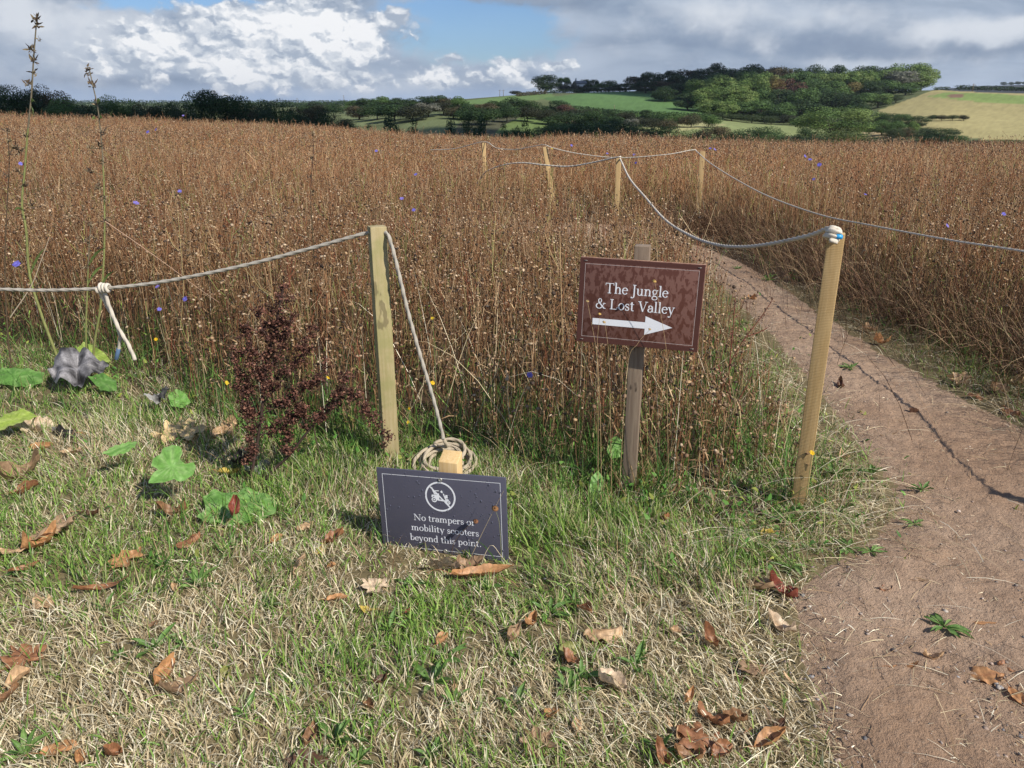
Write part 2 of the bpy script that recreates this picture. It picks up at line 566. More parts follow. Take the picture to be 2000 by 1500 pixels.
def wood_mat(name, c1, c2, dark, wet=0.0, saw=0.0, green=None, rough=0.75, streak=1.0):
    m, n, b, out = material(name)
    tc = n.new('ShaderNodeTexCoord').outputs['Object']
    mp = n.new('ShaderNodeMapping'); n.put(mp.inputs[0], tc); mp.inputs['Scale'].default_value = (1, 1, 0.06)
    g = n.noise(mp.outputs[0], 90, 5, 0.6, 0.4)
    big = n.noise(mp.outputs[0], 18, 3, 0.5, 0.6)
    c = n.mix(n.ramp(g, 0.3, 0.7), c1, c2)
    c = n.mix(n.ramp(big, 0.50, 0.75, 0, 0.55 * streak), c, dark)
    if green:
        gn = n.noise(tc, 6, 4, 0.6)
        c = n.mix(n.ramp(gn, 0.42, 0.62, 0, 0.75), c, green)
    if wet:
        mw = n.new('ShaderNodeMapping'); n.put(mw.inputs[0], tc); mw.inputs['Scale'].default_value = (1, 1, 0.42)
        wn = n.noise(mw.outputs[0], 17, 3, 0.45)
        c = n.mix(n.ramp(wn, 0.60, 0.64, 0, wet), c, dark)
    h = g
    if saw:
        sx = n.new('ShaderNodeSeparateXYZ'); n.nt.links.new(tc, sx.inputs[0])
        wv = n.m('SINE', n.m('ADD', n.m('MULTIPLY', sx.outputs[2], 1050.0), n.m('MULTIPLY', n.noise(tc, 9, 3), 9.0)))
        c = n.mix(n.m('MULTIPLY', n.ramp(wv, 0.1, 1.0, 0, saw), n.noise(tc, 30, 3)), c, dark)
        h = n.m('ADD', g, n.m('MULTIPLY', wv, 0.16))
    spk = n.noise(tc, 240, 3, 0.7)
    c = n.mix(n.ramp(spk, 0.62, 0.75, 0, 0.4), c, dark)
    n.put(b.inputs['Base Color'], c)
    b.inputs['Roughness'].default_value = rough
    b.inputs['Specular IOR Level'].default_value = 0.25
    n.nt.links.new(bump(n, h, 0.5, 0.002), b.inputs['Normal'])
    return m


M_STEM = plant_mat("dry_stem", 0.0, 0.75, 0.2)
M_GRASS = plant_mat("grass_blade", 0.34, 0.6, 0.25)
M_LEAF = plant_mat("green_leaf", 0.30, 0.5, 0.35, 60, 0.16, 0.002)
M_DRYLEAF = plant_mat("dry_leaf", 0.22, 0.5, 0.4, 90, 0.25, 0.0015)
M_TREE = plant_mat("tree_leaf", 0.18, 0.65, 0.2)
M_BARK = plant_mat("bark", 0, 0.9, 0.1, 6, 0.3)
M_STONE = plant_mat("stone", 0, 0.8, 0.25, 120, 0.2)
M_PETAL = plant_mat("petal", 0.35, 0.6, 0.2)

# ------------------------------------------------------------------ plan of the ground: lawn, path and meadow
def GP(pts):
    return [G(*p) for p in pts]


PATH_L = GP([(1530, 1760), (1545, 1500), (1520, 1360), (1490, 1240), (1478, 1150), (1560, 1085), (1650, 1040), (1690, 980), (1655, 900),
             (1618, 830), (1565, 760), (1508, 690), (1450, 620), (1400, 560), (1355, 520), (1310, 490), (1280, 468)]) + [(1.25, 8.0), (1.05, 9.2), (0.5, 10.0), (-.6, 10.6), (-2.5, 10.9)]
PATH_R = GP([(2900, 1700), (2500, 1180), (2200, 950), (2130, 880), (2000, 812), (1890, 757), (1790, 702), (1700, 650), (1620, 598), (1545, 550), (1480, 510), (1405, 477), (1350, 460)]) + [
    (2.35, 9.8), (2.0, 10.9), (1.0, 11.3), (-.6, 11.5), (-2.5, 11.7)]
PATH = PATH_L + PATH_R[::-1]
# the meadow in front and left of the path
MEADOW_L = GP([(-1500, 560), (-300, 630), (0, 672), (150, 690), (300, 775), (430, 838), (560, 872), (680, 872), (760, 868), (900, 885), (1050, 925), (1200, 972), (1350, 1012), (1500, 1028), (1556, 985),
               (1552, 900), (1512, 800), (1470, 720), (1425, 640), (1380, 570), (1325, 515), (1282, 478)]) + [(0.95, 8.4), (0.8, 9.0), (0.2, 9.8), (-.8, 10.4), (-2.6, 10.7), (-14, 11), (-60, 30)]
MEADOW_R = GP([(1330, 446), (1425, 464), (1510, 492), (1610, 548), (1710, 602), (1830, 658), (1960, 716), (2110, 790), (2420, 950), (3000, 1250)]) + [
    (12, 2), (75, 46), (40, 47), (-62, 47), (-60, 32), (-14, 11.3), (-2.6, 11.9), (-.5, 11.75), (1.1, 11.5), (2.2, 11.1), (2.6, 10.0)]


def in_meadow(x, y):
    return in_poly(x, y, MEADOW_L) | in_poly(x, y, MEADOW_R)


FIELDS = [  # outline in the photograph of each field as it lies on the far hills, and its colour; the last ridge holds the blue of haze
    ([(-400, 207), (700, 207), (700, 170), (-400, 170)], (.15, .17, .09)),
    ([(600, 215), (640, 209), (700, 207), (780, 211), (775, 240), (700, 247), (600, 240)], (.145, .165, .075)),
    ([(785, 245), (868, 212), (905, 228), (905, 268), (790, 268)], (.125, .145, .065)),
    ([(900, 236), (1000, 224), (1040, 240), (960, 265), (880, 268)], (.085, .085, .05)),
    ([(870, 201), (1075, 178), (1085, 192), (1010, 199), (900, 207)], (.12, .18, .06)),
    ([(960, 262), (1000, 236), (1045, 215), (1125, 233), (1110, 262)], (.125, .17, .055)),
    ([(1060, 192), (1150, 180), (1250, 175), (1345, 188), (1420, 224), (1240, 227), (1105, 209)], (.085, .150, .050)),
    ([(1230, 250), (1380, 231), (1500, 243), (1640, 254), (1600, 280), (1240, 268)], (.20, .225, .09)),
    ([(1250, 248), (1370, 236), (1420, 244), (1330, 256)], (.30, .28, .13)),
    ([(1712, 217), (1830, 174), (2300, 176), (2300, 330), (1850, 262), (1720, 226)], (.30, .255, .115)),
    ([(1812, 188), (1850, 180), (2060, 188), (2060, 206), (1900, 198)], (.19, .25, .075)),
    ([(1683, 248), (1720, 250), (1800, 284), (1690, 292)], (.38, .29, .16)),
    ([(1846, 190), (1862, 183), (1884, 184), (1880, 190)], (.20, .12, .08)),
    ([(1800, 173), (2300, 168), (2300, 186), (1990, 183), (1870, 178)], (.05, .055, .06)),  # far ridge, haze put into its bluish dark colour
]


def build_ground():
    rows = np.concatenate([[-60, -25, -12, -6, -3, -1, 0.2], np.arange(1.0, 4.6, 0.035), np.geomspace(4.65, 46, 75), np.geomspace(46.8, 6400, 230)])
    ns = 760
    s = np.linspace(-1, 1, ns)
    s = np.sign(s) * (0.72 * np.abs(s) + 0.28 * np.abs(s) ** 3)
    Y = np.repeat(rows[:, None], ns, 1)
    X = s[None] * (5 + 1.35 * np.maximum(Y, 0) + 1.0 * np.maximum(-Y, 0))
    Z = H(X, Y)
    # the path is worn a little below the turf
    nearm = (Y > 0.5) & (Y < 14)
    Z = Z + np.where(nearm, 0.010 * (fbm(X * 9, Y * 9, 2, 3) - 0.5), 0)
    V = np.stack([X, Y, Z], -1).reshape(-1, 3)
    i = np.arange(len(rows) - 1)[:, None] * ns + np.arange(ns - 1)[None]
    F = np.stack([i, i + 1, i + ns + 1, i + ns], -1).reshape(-1, 4)
    x, y, z = V.T
    C = np.empty((len(V), 3))
    nz = fbm(x * 0.05, y * 0.05, 3)
    C[:] = np.array([.10, .115, .05]) * (0.75 + 0.5 * nz)[:, None]
    far = y > 60
    px, py = proj(x, y, z)
    for poly, c in FIELDS:
        k = far & in_poly(px, py, poly)
        if k.any():
            v = fbm(x[k] * 0.02, y[k] * 0.012, 4) * 0.5 + fbm(x[k] * 0.2, y[k] * 0.12, 1) * 0.3 + rng.random(k.sum()) * 0.25
            C[k] = np.array(c) * (0.55 + 0.85 * v)[:, None]
    far2 = y > 1300
    C[far2] = np.array([.13, .16, .09]) * (0.5 + vnoise(x[far2] * .006, y[far2] * .003, 5) * 1.0)[:, None]
    bl = (y > 900) & (px > 1760)
    C[bl] = np.array([.045, .05, .055]) * (0.8 + 0.4 * nz[bl])[:, None]  # haze painted into the far ridge as a bluish dark tone
    near = y < 48
    C[near] = np.array([.070, .046, .028]) * (0.7 + 0.6 * fbm(x[near] * 6, y[near] * 6, 2))[:, None]
    lawn = near & (y < 7) & ~in_meadow(x, y)
    C[lawn] = (np.array([.15, .118, .062]) * (0.6 + 0.8 * fbm(x[lawn] * 14, y[lawn] * 14, 2))[:, None])
    m, n, b, out = material("ground_turf_and_soil")
    tc = n.new('ShaderNodeTexCoord').outputs['Object']
    c = n.mix(1.0, vcol(n), n.mix(n.noise(tc, 40, 6, 0.7), rgb(.6, .6, .6), rgb(1.4, 1.4, 1.4)), 'MULTIPLY')
    n.put(b.inputs['Base Color'], c)
    b.inputs['Roughness'].default_value = 0.95
    b.inputs['Specular IOR Level'].default_value = 0.1
    me = make_mesh("ground", V, [F], C, [m], None, True)
    tag(obj("ground", me), kind='structure')


def build_path():
    xs = np.arange(-3.0, 5.6, 0.017); ys = np.arange(1.0, 12.2, 0.017)
    X, Y = np.meshgrid(xs, ys)
    e = 0.10 * (fbm(X * 2.2, Y * 2.2, 1, 3) - 0.5)
    ins = in_poly(X + e, Y + e, PATH)
    dd = dist_poly(X, Y, PATH)
    edge = sstep(dd, 0, 0.25)
    Z = H(X, Y) - 0.014 + 0.034 * edge + 0.030 * (fbm(X * 3.0, Y * 3.0, 3, 3) - 0.5) * edge + (0.015 * (fbm(X * 23, Y * 23, 2, 3) - 0.5) + 0.010 * (rng.random(X.shape) - 0.5)) * edge
    i = np.arange(len(ys) - 1)[:, None] * len(xs) + np.arange(len(xs) - 1)[None]
    F = np.stack([i, i + 1, i + len(xs) + 1, i + len(xs)], -1).reshape(-1, 4)
    k = ins.ravel()[F].all(1)
    F = F[k]
    used = np.unique(F)
    re = np.zeros(X.size, int); re[used] = np.arange(len(used))
    V = np.stack([X, Y, Z], -1).reshape(-1, 3)[used]
    m, n, b, out = material("trodden_earth")
    tc = n.new('ShaderNodeTexCoord').outputs['Object']
    big = n.noise(tc, 1.1, 4, 0.6)
    mid = n.noise(tc, 9, 5, 0.65)
    fine = n.noise(tc, 70, 5, 0.7)
    grit = n.noise(tc, 260, 3, 0.6)
    c = n.mix(n.ramp(big, 0.3, 0.7), rgb(.315, .20, .125), rgb(.41, .285, .195))
    c = n.mix(n.ramp(mid, 0.45, 0.75, 0, 0.55), c, rgb(.22, .138, .09))
    c = n.mix(n.ramp(fine, 0.55, 0.72, 0, 0.6), c, rgb(.43, .325, .235))
    c = n.mix(n.ramp(fine, 0.45, 0.30, 0, 0.75), c, rgb(.10, .066, .048))
    c = n.mix(n.ramp(grit, 0.60, 0.72, 0, 0.5), c, rgb(.20, .17, .16))
    n.put(b.inputs['Base Color'], c)
    b.inputs['Roughness'].default_value = 0.85
    b.inputs['Specular IOR Level'].default_value = 0.2
    h = n.m('ADD', n.m('MULTIPLY', mid, 0.8), n.m('ADD', n.m('MULTIPLY', fine, 0.45), n.m('MULTIPLY', grit, 0.15)))
    n.nt.links.new(bump(n, h, 1.0, 0.026), b.inputs['Normal'])
    tag(obj("path", make_mesh("path", V, [re[F]], None, [m], None, True)), kind='structure')


build_ground()
build_path()


# ------------------------------------------------------------------ grass, straw and the dry meadow (nobody could count them)
def bend(base, tip, n, sag):
    """(n,k,3) curves from base to tip bulging upwards by sag"""
    t = np.linspace(0, 1, n)
    return base[:, None] * (1 - t)[None, :, None] + tip[:, None] * t[None, :, None] + np.array([0, 0, 1.0]) * (sag[:, None] * (4 * t * (1 - t))[None])[..., None]


def blades(x, y, L, Wd, lean, col, k=4, az=None, z0=None, tipcol=None, sag=0.18):
    """grass blades as tapering bent ribbons"""
    n = len(x)
    if az is None: az = rng.random(n) * 6.2832
    z = H(x, y) if z0 is None else z0
    base = np.stack([x, y, z - 0.004], -1)
    d = np.stack([np.cos(az), np.sin(az), np.zeros(n)], -1)
    tip = base + d * (L * np.sin(lean))[:, None] + np.array([0, 0, 1]) * (L * np.cos(lean))[:, None]
    P = bend(base, tip, k, L * np.sin(lean) * sag)
    tw = az + 1.5708 + rng.normal(0, 0.7, n)
    W = np.stack([np.cos(tw), np.sin(tw), rng.normal(0, 0.35, n)], -1)
    t = np.linspace(0, 1, k)
    wp = np.clip((1 - t ** 1.8), 0.06, 1) * (0.75 + 0.25 * np.sin(t * 3.1))
    V, F = ribbons(P, norm(W), Wd[:, None] * wp[None])
    c = np.repeat(col[:, None], k * 2, 1)
    if tipcol is not None:
        tt = np.repeat(t, 2)[None, :, None]
        c = c * (1 - tt) + tipcol[:, None] * tt
    return V, F, c.reshape(-1, 3)


def pick(cols, n, jit=0.2, w=None):
    cols = np.array(cols)
    i = rng.choice(len(cols), n, p=w)
    return cols[i] * (1 + rng.normal(0, jit, (n, 1))).clip(0.45, 1.7)


STRAW = [(.60, .49, .30), (.70, .60, .41), (.50, .40, .24), (.34, .25, .14), (.78, .70, .52)]
GREEN = [(.155, .28, .042), (.22, .34, .06), (.11, .21, .035), (.28, .38, .09), (.17, .29, .06)]


def lawn_green(x, y):
    """how green the turf is at a place: greener by the signs and round the weeds, pale straw towards the camera"""
    g = 0.40 + 1.7 * (fbm(x * 2.1, y * 2.1, 5, 4) - 0.5) + 0.5 * (fbm(x * 8, y * 8, 2, 3) - 0.5)
    for px, py, r, a in [(1150, 1060, .40, .35), (1290, 1060, .3, .35), (640, 900, .5, .35), (1000, 1030, .35, .3), (900, 1230, .22, .3), (330, 1420, .35, -.25), (200, 1350, .35, -.22), (150, 1230, .3, -.1),
                         (1000, 1440, .35, -.1), (1400, 1350, .25, -.3), (1420, 1440, .25, -.3), (640, 1350, .3, -.12), (800, 1480, .3, -.12), (1400, 1130, .22, .15), (200, 1000, .5, .05)]:
        gx, gy = G(px, py)
        g = g + a * np.exp(-((x - gx) ** 2 + (y - gy) ** 2) / r ** 2)
    return g


def build_lawn_grass():
    b = MB()
    n = 250000
    y = 1.05 + 3.9 * rng.random(n) ** 1.25
    x = (rng.random(n) * 2 - 1) * (0.62 + 0.86 * y)
    pd = dist_poly(x, y, PATH)
    inp = in_poly(x, y, PATH)
    keep = (~inp | (pd < 0.16 * rng.random(n) ** 2)) & ~(in_meadow(x, y) & (np.minimum(dist_poly(x, y, MEADOW_L), dist_poly(x, y, MEADOW_R)) > 0.12 + 0.35 * rng.random(n)))
    bare = np.exp(-(((x - G(1135, 1100)[0]) / .09) ** 2 + ((y - G(1135, 1100)[1]) / .07) ** 2)) > rng.random(n) * 0.9
    thin = ~inp & (pd < 0.14 * (rng.random(n) ** 1.8)) & (x > 0.3)
    keep &= (rng.random(n) < .35 + 1.3 * (fbm(x * 11 + 30, y * 11, 5, 3) - .25)) & ~bare & ~thin & ~((y > 3.7) & (rng.random(n) < 0.4))
    x, y = x[keep], y[keep]
    n = len(x)
    g = lawn_green(x, y)
    isg = rng.random(n) < np.clip(g, 0.10, 0.93)
    col = np.where(isg[:, None], pick(GREEN, n, .22), pick(STRAW, n, .2))
    cl = fbm(x * 13, y * 13, 3, 3)
    L = np.where(isg, 0.036 + 0.045 * rng.random(n), 0.030 + 0.050 * rng.random(n)) * (0.35 + 1.3 * cl)
    tuft = np.zeros(n)
    for px_, py_, r_ in [(1080, 1040, .22), (1280, 1060, .25), (690, 930, .28), (230, 860, .45), (1180, 1120, .18), (1400, 1130, .15), (1440, 1210, .09), (900, 960, .3)]:
        gx_, gy_ = G(px_, py_); tuft = np.maximum(tuft, np.exp(-((x - gx_) ** 2 + (y - gy_) ** 2) / r_ ** 2))
    L = L * (1 + .9 * tuft)
    L = L * np.where((x > -.56) & (x < .06) & (y > 2.22) & (y < 2.50), .62, 1.0)
    lean = (1 - .35 * tuft) * np.where(isg, rng.normal(0.85, .33, n), rng.normal(1.24, .24, n)).clip(0.05, 1.5)
    # the cut grass lies mostly one way
    az = np.where(rng.random(n) < 0.55, rng.normal(2.2, 0.8, n), rng.random(n) * 6.2832) + 2.5 * (fbm(x * 1.7, y * 1.7, 6, 2) - 0.5)
    tip = np.where((isg & (rng.random(n) < 0.3))[:, None], pick(STRAW, n), col * 1.06)
    W = np.where(isg, 0.0014 + 0.0018 * rng.random(n), 0.0011 + 0.0013 * rng.random(n))
    b.add(*blades(x, y, L, W, lean, col, 4, az, H(x, y) + 0.006 * rng.random(n), tip))
    tag(b.build("grass", M_GRASS), kind='stuff', label="short lawn grass, part green and part dried to pale straw")


def mow(n, x, y, hgt, lod, col, spread=0.12, headp=0.85, b=None, headcol=None):
    """n dry stalks with branching tops and little disc heads"""
    z = H(x, y)
    base = np.stack([x, y, z - 0.01], -1)
    la = rng.random(n) * 6.2832
    ll = np.abs(rng.normal(0, spread, n))
    tip = base + np.stack([np.cos(la) * ll * hgt, np.sin(la) * ll * hgt, hgt * np.sqrt(np.clip(1 - ll ** 2, .2, 1))], -1)
    k = (5, 4, 3)[lod]
    t = np.linspace(0, 1, k)
    P = base[:, None] * (1 - t)[None, :, None] + tip[:, None] * t[None, :, None]
    w1 = rng.normal(0, (.020, .026, .04)[lod], (n, 1, 3)) * np.sin(t * 3.14)[None, :, None] + rng.normal(0, .010, (n, 1, 3)) * np.sin(t * 6.28)[None, :, None]
    P = P + w1 * (hgt / 0.8)[:, None, None]
    r0 = np.array([.0021, .0024, .0032])[lod] * (0.75 + 0.6 * rng.random(n))
    if lod == 2: r0 = r0 * np.clip(y / 18, 1, 2.2)
    V, F = tubes(P, r0[:, None] * (1 - 0.45 * t)[None], 3)
    # stalks are greener or redder at the foot, darkened for shade low among them
    foot = pick([(.10, .062, .03), (.085, .10, .03), (.13, .045, .028), (.16, .085, .042), (.22, .13, .06)], n, .2)
    tt = np.repeat(t, 3)[None, :, None]
    up = np.clip(tt * 1.25 - .1, 0, 1)
    c = foot[:, None] * (1 - up) + col[:, None] * up
    b.add(V, F, c.reshape(-1, 3))
    # side branches near the top
    nb = (3, 2, 2)[lod]
    hc, ha, hr = [P[:, -1]], [norm(P[:, -1] - P[:, -2])], [np.ones(n)]
    hcol = [col]
    for q in range(nb):
        sel = rng.random(n) < (0.62, 0.6, 0.6)[lod]
        if not sel.any(): continue
        ns = sel.sum()
        f = 0.62 + 0.3 * rng.random(ns)
        s0 = base[sel] * (1 - f)[:, None] + tip[sel] * f[:, None]
        aa = rng.random(ns) * 6.2832
        bl = (0.08 + 0.18 * rng.random(ns)) * hgt[sel]
        fl = .35 + .6 * rng.random(ns)
        e = s0 + np.stack([np.cos(aa) * bl * fl, np.sin(aa) * bl * fl, bl * .9], -1)
        Pb = bend(s0, e, 3 if lod < 2 else 2, -0.02 - 0.02 * rng.random(ns)) if lod < 2 else np.stack([s0, e], 1)
        kk = Pb.shape[1]
        Vb, Fb = tubes(Pb, np.repeat((r0[sel] * 0.62)[:, None], kk, 1), 3)
        b.add(Vb, Fb, np.repeat(col[sel], kk * 3, 0))
        hc.append(e); ha.append(norm(e - Pb[:, -2] + rng.normal(0, .01, (ns, 3)))); hr.append(np.full(ns, .85)); hcol.append(col[sel])
    hc = np.concatenate(hc); ha = norm(np.concatenate(ha) + rng.normal(0, .42, (len(hc), 3))); hr = np.concatenate(hr)
    sel = rng.random(len(hc)) < headp
    hc, ha, hr = hc[sel], ha[sel], hr[sel]
    rr = hr * (.0075 + .0055 * rng.random(len(hc)))
    if lod: rr = rr * np.clip(hc[:, 1] / 12, 1.0, 1.9)
    hcl = pick(headcol if headcol is not None else [(.34, .23, .14), (.22, .14, .085), (.42, .31, .20), (.10, .065, .04), (.33, .215, .115), (.06, .04, .028), (.20, .12, .07)], len(hc), .22)
    V, F = heads(hc, ha, rr, rr * 0.75, (8, 6, 5)[lod], 0.34)
    s2 = (10, 8, 7)[lod]
    ch = np.repeat(hcl[:, None], s2, 1)
    ch[:, 1] *= 0.7
    b.add(V, F, ch.reshape(-1, 3))
    # withered leaves on the stalk
    nl = (3, 2, 1)[lod]
    for q in range(nl):
        sel = rng.random(n) < (0.75, 0.6, 0.55)[lod]
        ns = sel.sum()
        f = 0.08 + 0.8 * rng.random(ns)
        s0 = base[sel] * (1 - f)[:, None] + tip[sel] * f[:, None]
        aa = rng.random(ns) * 6.2832
        bl = (0.03 + 0.05 * rng.random(ns)) * (1, 1.1, 1.7)[lod]
        e = s0 + np.stack([np.cos(aa) * bl, np.sin(aa) * bl, rng.normal(.1, .7, ns) * bl], -1)
        Pl = bend(s0, e, 3, bl * rng.normal(.1, .25, ns))
        Wl = norm(np.stack([-np.sin(aa), np.cos(aa), rng.normal(0, .5, ns)], -1))
        wv = np.array([.0016, .0032, .0006]) * (1, 1.15, 1.7)[lod]
        Vl, Fl = ribbons(Pl, Wl, np.repeat(wv[None], ns, 0) * (0.6 + 0.8 * rng.random((ns, 1))))
        cl = np.where((f < 0.42)[:, None] & (rng.random((ns, 1)) < 0.3), pick(GREEN, ns), pick([(.30, .19, .10), (.21, .12, .06), (.38, .27, .15)], ns))
        b.add(Vl, Fl, np.repeat(cl, 6, 0))
    return b


STALK = [(.36, .205, .105), (.28, .145, .07), (.42, .27, .155), (.20, .088, .045), (.31, .165, .08), (.50, .36, .215)]


def build_meadow():
    b = MB()
    # distance bands: (near, far, stalks per square metre, level of detail)
    for y0, y1, dens, lod in [(2.6, 4.5, 300, 0), (4.5, 7.0, 240, 0), (7, 11, 185, 1), (11, 18, 140, 2), (18, 28, 85, 2), (28, 46.5, 50, 2)]:
        hw = 1.0 + 0.80 * y1
        n = int(dens * (y1 - y0) * 2 * hw)
        y = y0 + (y1 - y0) * rng.random(n)
        x = (rng.random(n) * 2 - 1) * hw
        k = in_meadow(x, y) & (np.abs(x) < 0.9 + 0.80 * y)
        x, y = x[k], y[k]
        dE = np.minimum(dist_poly(x, y, MEADOW_L), dist_poly(x, y, MEADOW_R)) if y0 < 14 else np.full(len(x), 9.0)
        patch = fbm(x * 0.9, y * 0.9, 3, 3)
        k = rng.random(len(x)) < (0.25 + 0.75 * sstep(dE, 0, 0.45)) * (0.55 + 0.75 * patch)
        x, y, dE, patch = x[k], y[k], dE[k], patch[k]
        n = len(x)
        # the corner beside the path is trampled and thin
        cx, cy = G(1400, 880)
        tr = np.exp(-(((x - cx) / .36) ** 2 + ((y - cy) / .55) ** 2))
        h = (0.69 + 0.14 * (fbm(x * 0.35, y * 0.35, 2, 3) - 0.5) * 2 + rng.normal(0, .075, n)) * np.where(y < 4.6, 0.45 + 0.55 * sstep(dE, 0, 0.75), .62 + .38 * sstep(dE, 0, .4)) * (1 - 0.35 * tr)
        h = h * np.where(rng.random(n) < 0.25, 0.55 + 0.35 * rng.random(n), 1.0)
        h = h * np.where(x > 1.6, 1.14, 1.0) + .34 * np.exp(-(((x + .4) / .6) ** 2 + ((y - 9.7) / 1.0) ** 2))
        if y0 >= 18: h = h * np.where(rng.random(n) < 0.06, 1.22, 1.0)
        col = pick(STALK, n, .2)
        # broad drifts of redder and paler stalks
        dr = fbm(x * 0.22 + 9, y * 0.12, 6, 3)
        warm = np.stack([1.0 + 0 * dr, 1.0 - 0.28 * (dr - .5), 1.0 - 0.5 * (dr - .5)], -1)
        col = col * np.array([.95, .86, .78]) * warm * (.80 + .38 * sstep(y, 3.5, 16))[:, None] * (0.82 + 0.36 * fbm(x * .5, y * .35, 1, 3))[:, None]
        gs = rng.random(n) < 0.05
        col[gs] = pick([(.30, .30, .09), (.22, .26, .08)], gs.sum())
        rs = rng.random(n) < 0.05
        col[rs] = pick([(.22, .06, .035), (.28, .09, .045)], rs.sum())
        mow(n, x, y, h.clip(0.12, 1.15), lod, col, (.13, .17, .26)[lod], b=b)
    # taller loose stalks that stand above the crest and lean about
    n = 420
    y = 3.6 + 34 * rng.random(n) ** 1.1
    x = (rng.random(n) * 2 - 1) * (0.3 + 0.74 * y)
    k = in_meadow(x, y)
    x, y = x[k], y[k]; n = len(x)
    mow(n, x, y, 0.82 + 0.22 * rng.random(n), 1, pick([(.50, .38, .22), (.40, .27, .14), (.45, .36, .16)], n), 0.25, 0.95, b)
    # bent pale grass stalks among them
    n = 2600
    y = 3.0 + 13 * rng.random(n) ** 1.3
    x = (rng.random(n) * 2 - 1) * (0.5 + 0.78 * y)
    k = in_meadow(x, y)
    x, y = x[k], y[k]; n = len(x)
    b.add(*blades(x, y, 0.45 + 0.4 * rng.random(n), np.full(n, .0014), rng.normal(.35, .3, n).clip(0, 1.2), pick(STRAW + [(.40, .24, .12)], n), 6, sag=0.3))
    tag(b.build("meadow_stalks", M_STEM), kind='stuff', label="field of dry brown daisy stalks with withered round seed heads")


def build_undergrowth():
    """green grass, creeping leaves and fallen stalks at the foot of the meadow"""
    b = MB()
    n = 90000
    y = 2.2 + 7.5 * rng.random(n) ** 1.6
    x = (rng.random(n) * 2 - 1) * (0.8 + 0.85 * y)
    inm = in_meadow(x, y)
    dE = np.minimum(dist_poly(x, y, MEADOW_L), dist_poly(x, y, MEADOW_R))
    inp = in_poly(x, y, PATH); pd = dist_poly(x, y, PATH)
    p = np.where(inm, np.exp(-dE / 0.6), np.exp(-dE / np.where(x < -1.0, .5, .30)) * np.where(x > .25, 1.0, .8)) * np.where(inp, np.exp(-pd / 0.10) * .55, 1) * np.where(inm & (y > 5), .7, 1)
    p = p * (0.20 + 1.4 * sstep(fbm(x * 2.4, y * 2.4, 4, 3), 0.35, 0.65))
    k = rng.random(n) < p
    x, y, inm, inp = x[k], y[k], inm[k], inp[k]
    n = len(x)
    L = np.where(inm, 0.09 + 0.26 * rng.random(n) ** 1.3, 0.05 + 0.12 * rng.random(n)) * np.where(inp, 0.55, 1)
    isg = rng.random(n) < np.where(x > 1.4, .45, .66)
    col = np.where(isg[:, None], pick([(.085, .19, .035), (.12, .24, .05), (.17, .28, .06), (.06, .13, .03)], n, .25), pick([(.36, .24, .12), (.25, .14, .07), (.46, .36, .2)], n, .25))
    b.add(*blades(x, y, L, np.where(isg, .0022, .0013) * (0.7 + .8 * rng.random(n)), rng.normal(.62, .4, n).clip(.05, 1.5), col, 5, sag=0.22))
    # small broad leaves of creeping plants
    n = 26000
    y = 2.3 + 5.5 * rng.random(n) ** 1.5
    x = (rng.random(n) * 2 - 1) * (0.8 + 0.85 * y)
    inm = in_meadow(x, y); dE = np.minimum(dist_poly(x, y, MEADOW_L), dist_poly(x, y, MEADOW_R))
    p = np.where(inm, np.exp(-dE / 0.5), np.exp(-dE / 0.22)) * sstep(fbm(x * 3.3 + 5, y * 3.3, 2, 3), .36, .56) * np.where(in_poly(x, y, PATH), .25, 1)
    k = rng.random(n) < p
    x, y = x[k], y[k]; n = len(x)
    z = H(x, y) + 0.015 + 0.09 * rng.random(n) ** 1.7
    L = 0.012 + 0.022 * rng.random(n)
    b.add(*blades(x, y, L, L * .32, rng.normal(1.1, .3, n), pick([(.10, .24, .04), (.15, .31, .06), (.07, .16, .035), (.30, .33, .07)], n, .2), 4, z0=z, sag=.2))
    # fallen stalks lying over the edge by the path and the trampled corner
    n = 15000
    y = 2.4 + 7 * rng.random(n) ** 1.4
    x = -0.6 + 4.6 * rng.random(n)
    inp = in_poly(x, y, PATH); pd = dist_poly(x, y, PATH)
    p = np.where(inp, np.exp(-pd / 0.09), np.exp(-pd / 0.32)) * np.where(x > 1.6, .75, 1.0)
    k = (rng.random(n) < p) & (y > 2.35)
    x, y = x[k], y[k]; n = len(x)
    az = np.where(x > 1.5, rng.normal(3.4, .8, n), rng.normal(-.2, .9, n))
    z = H(x, y) + 0.012 + 0.05 * rng.random(n) * (~in_poly(x, y, PATH))
    b.add(*blades(x, y, 0.10 + .30 * rng.random(n), np.full(n, .0013), rng.normal(1.48, .08, n).clip(1.2, 1.58), pick(STRAW + [(.30, .18, .09)], n), 5, az, z, sag=.12))
    tag(b.build("undergrowth", M_GRASS), kind='stuff', label="tangle of green grass, creeping leaves and fallen straw at the meadow foot")


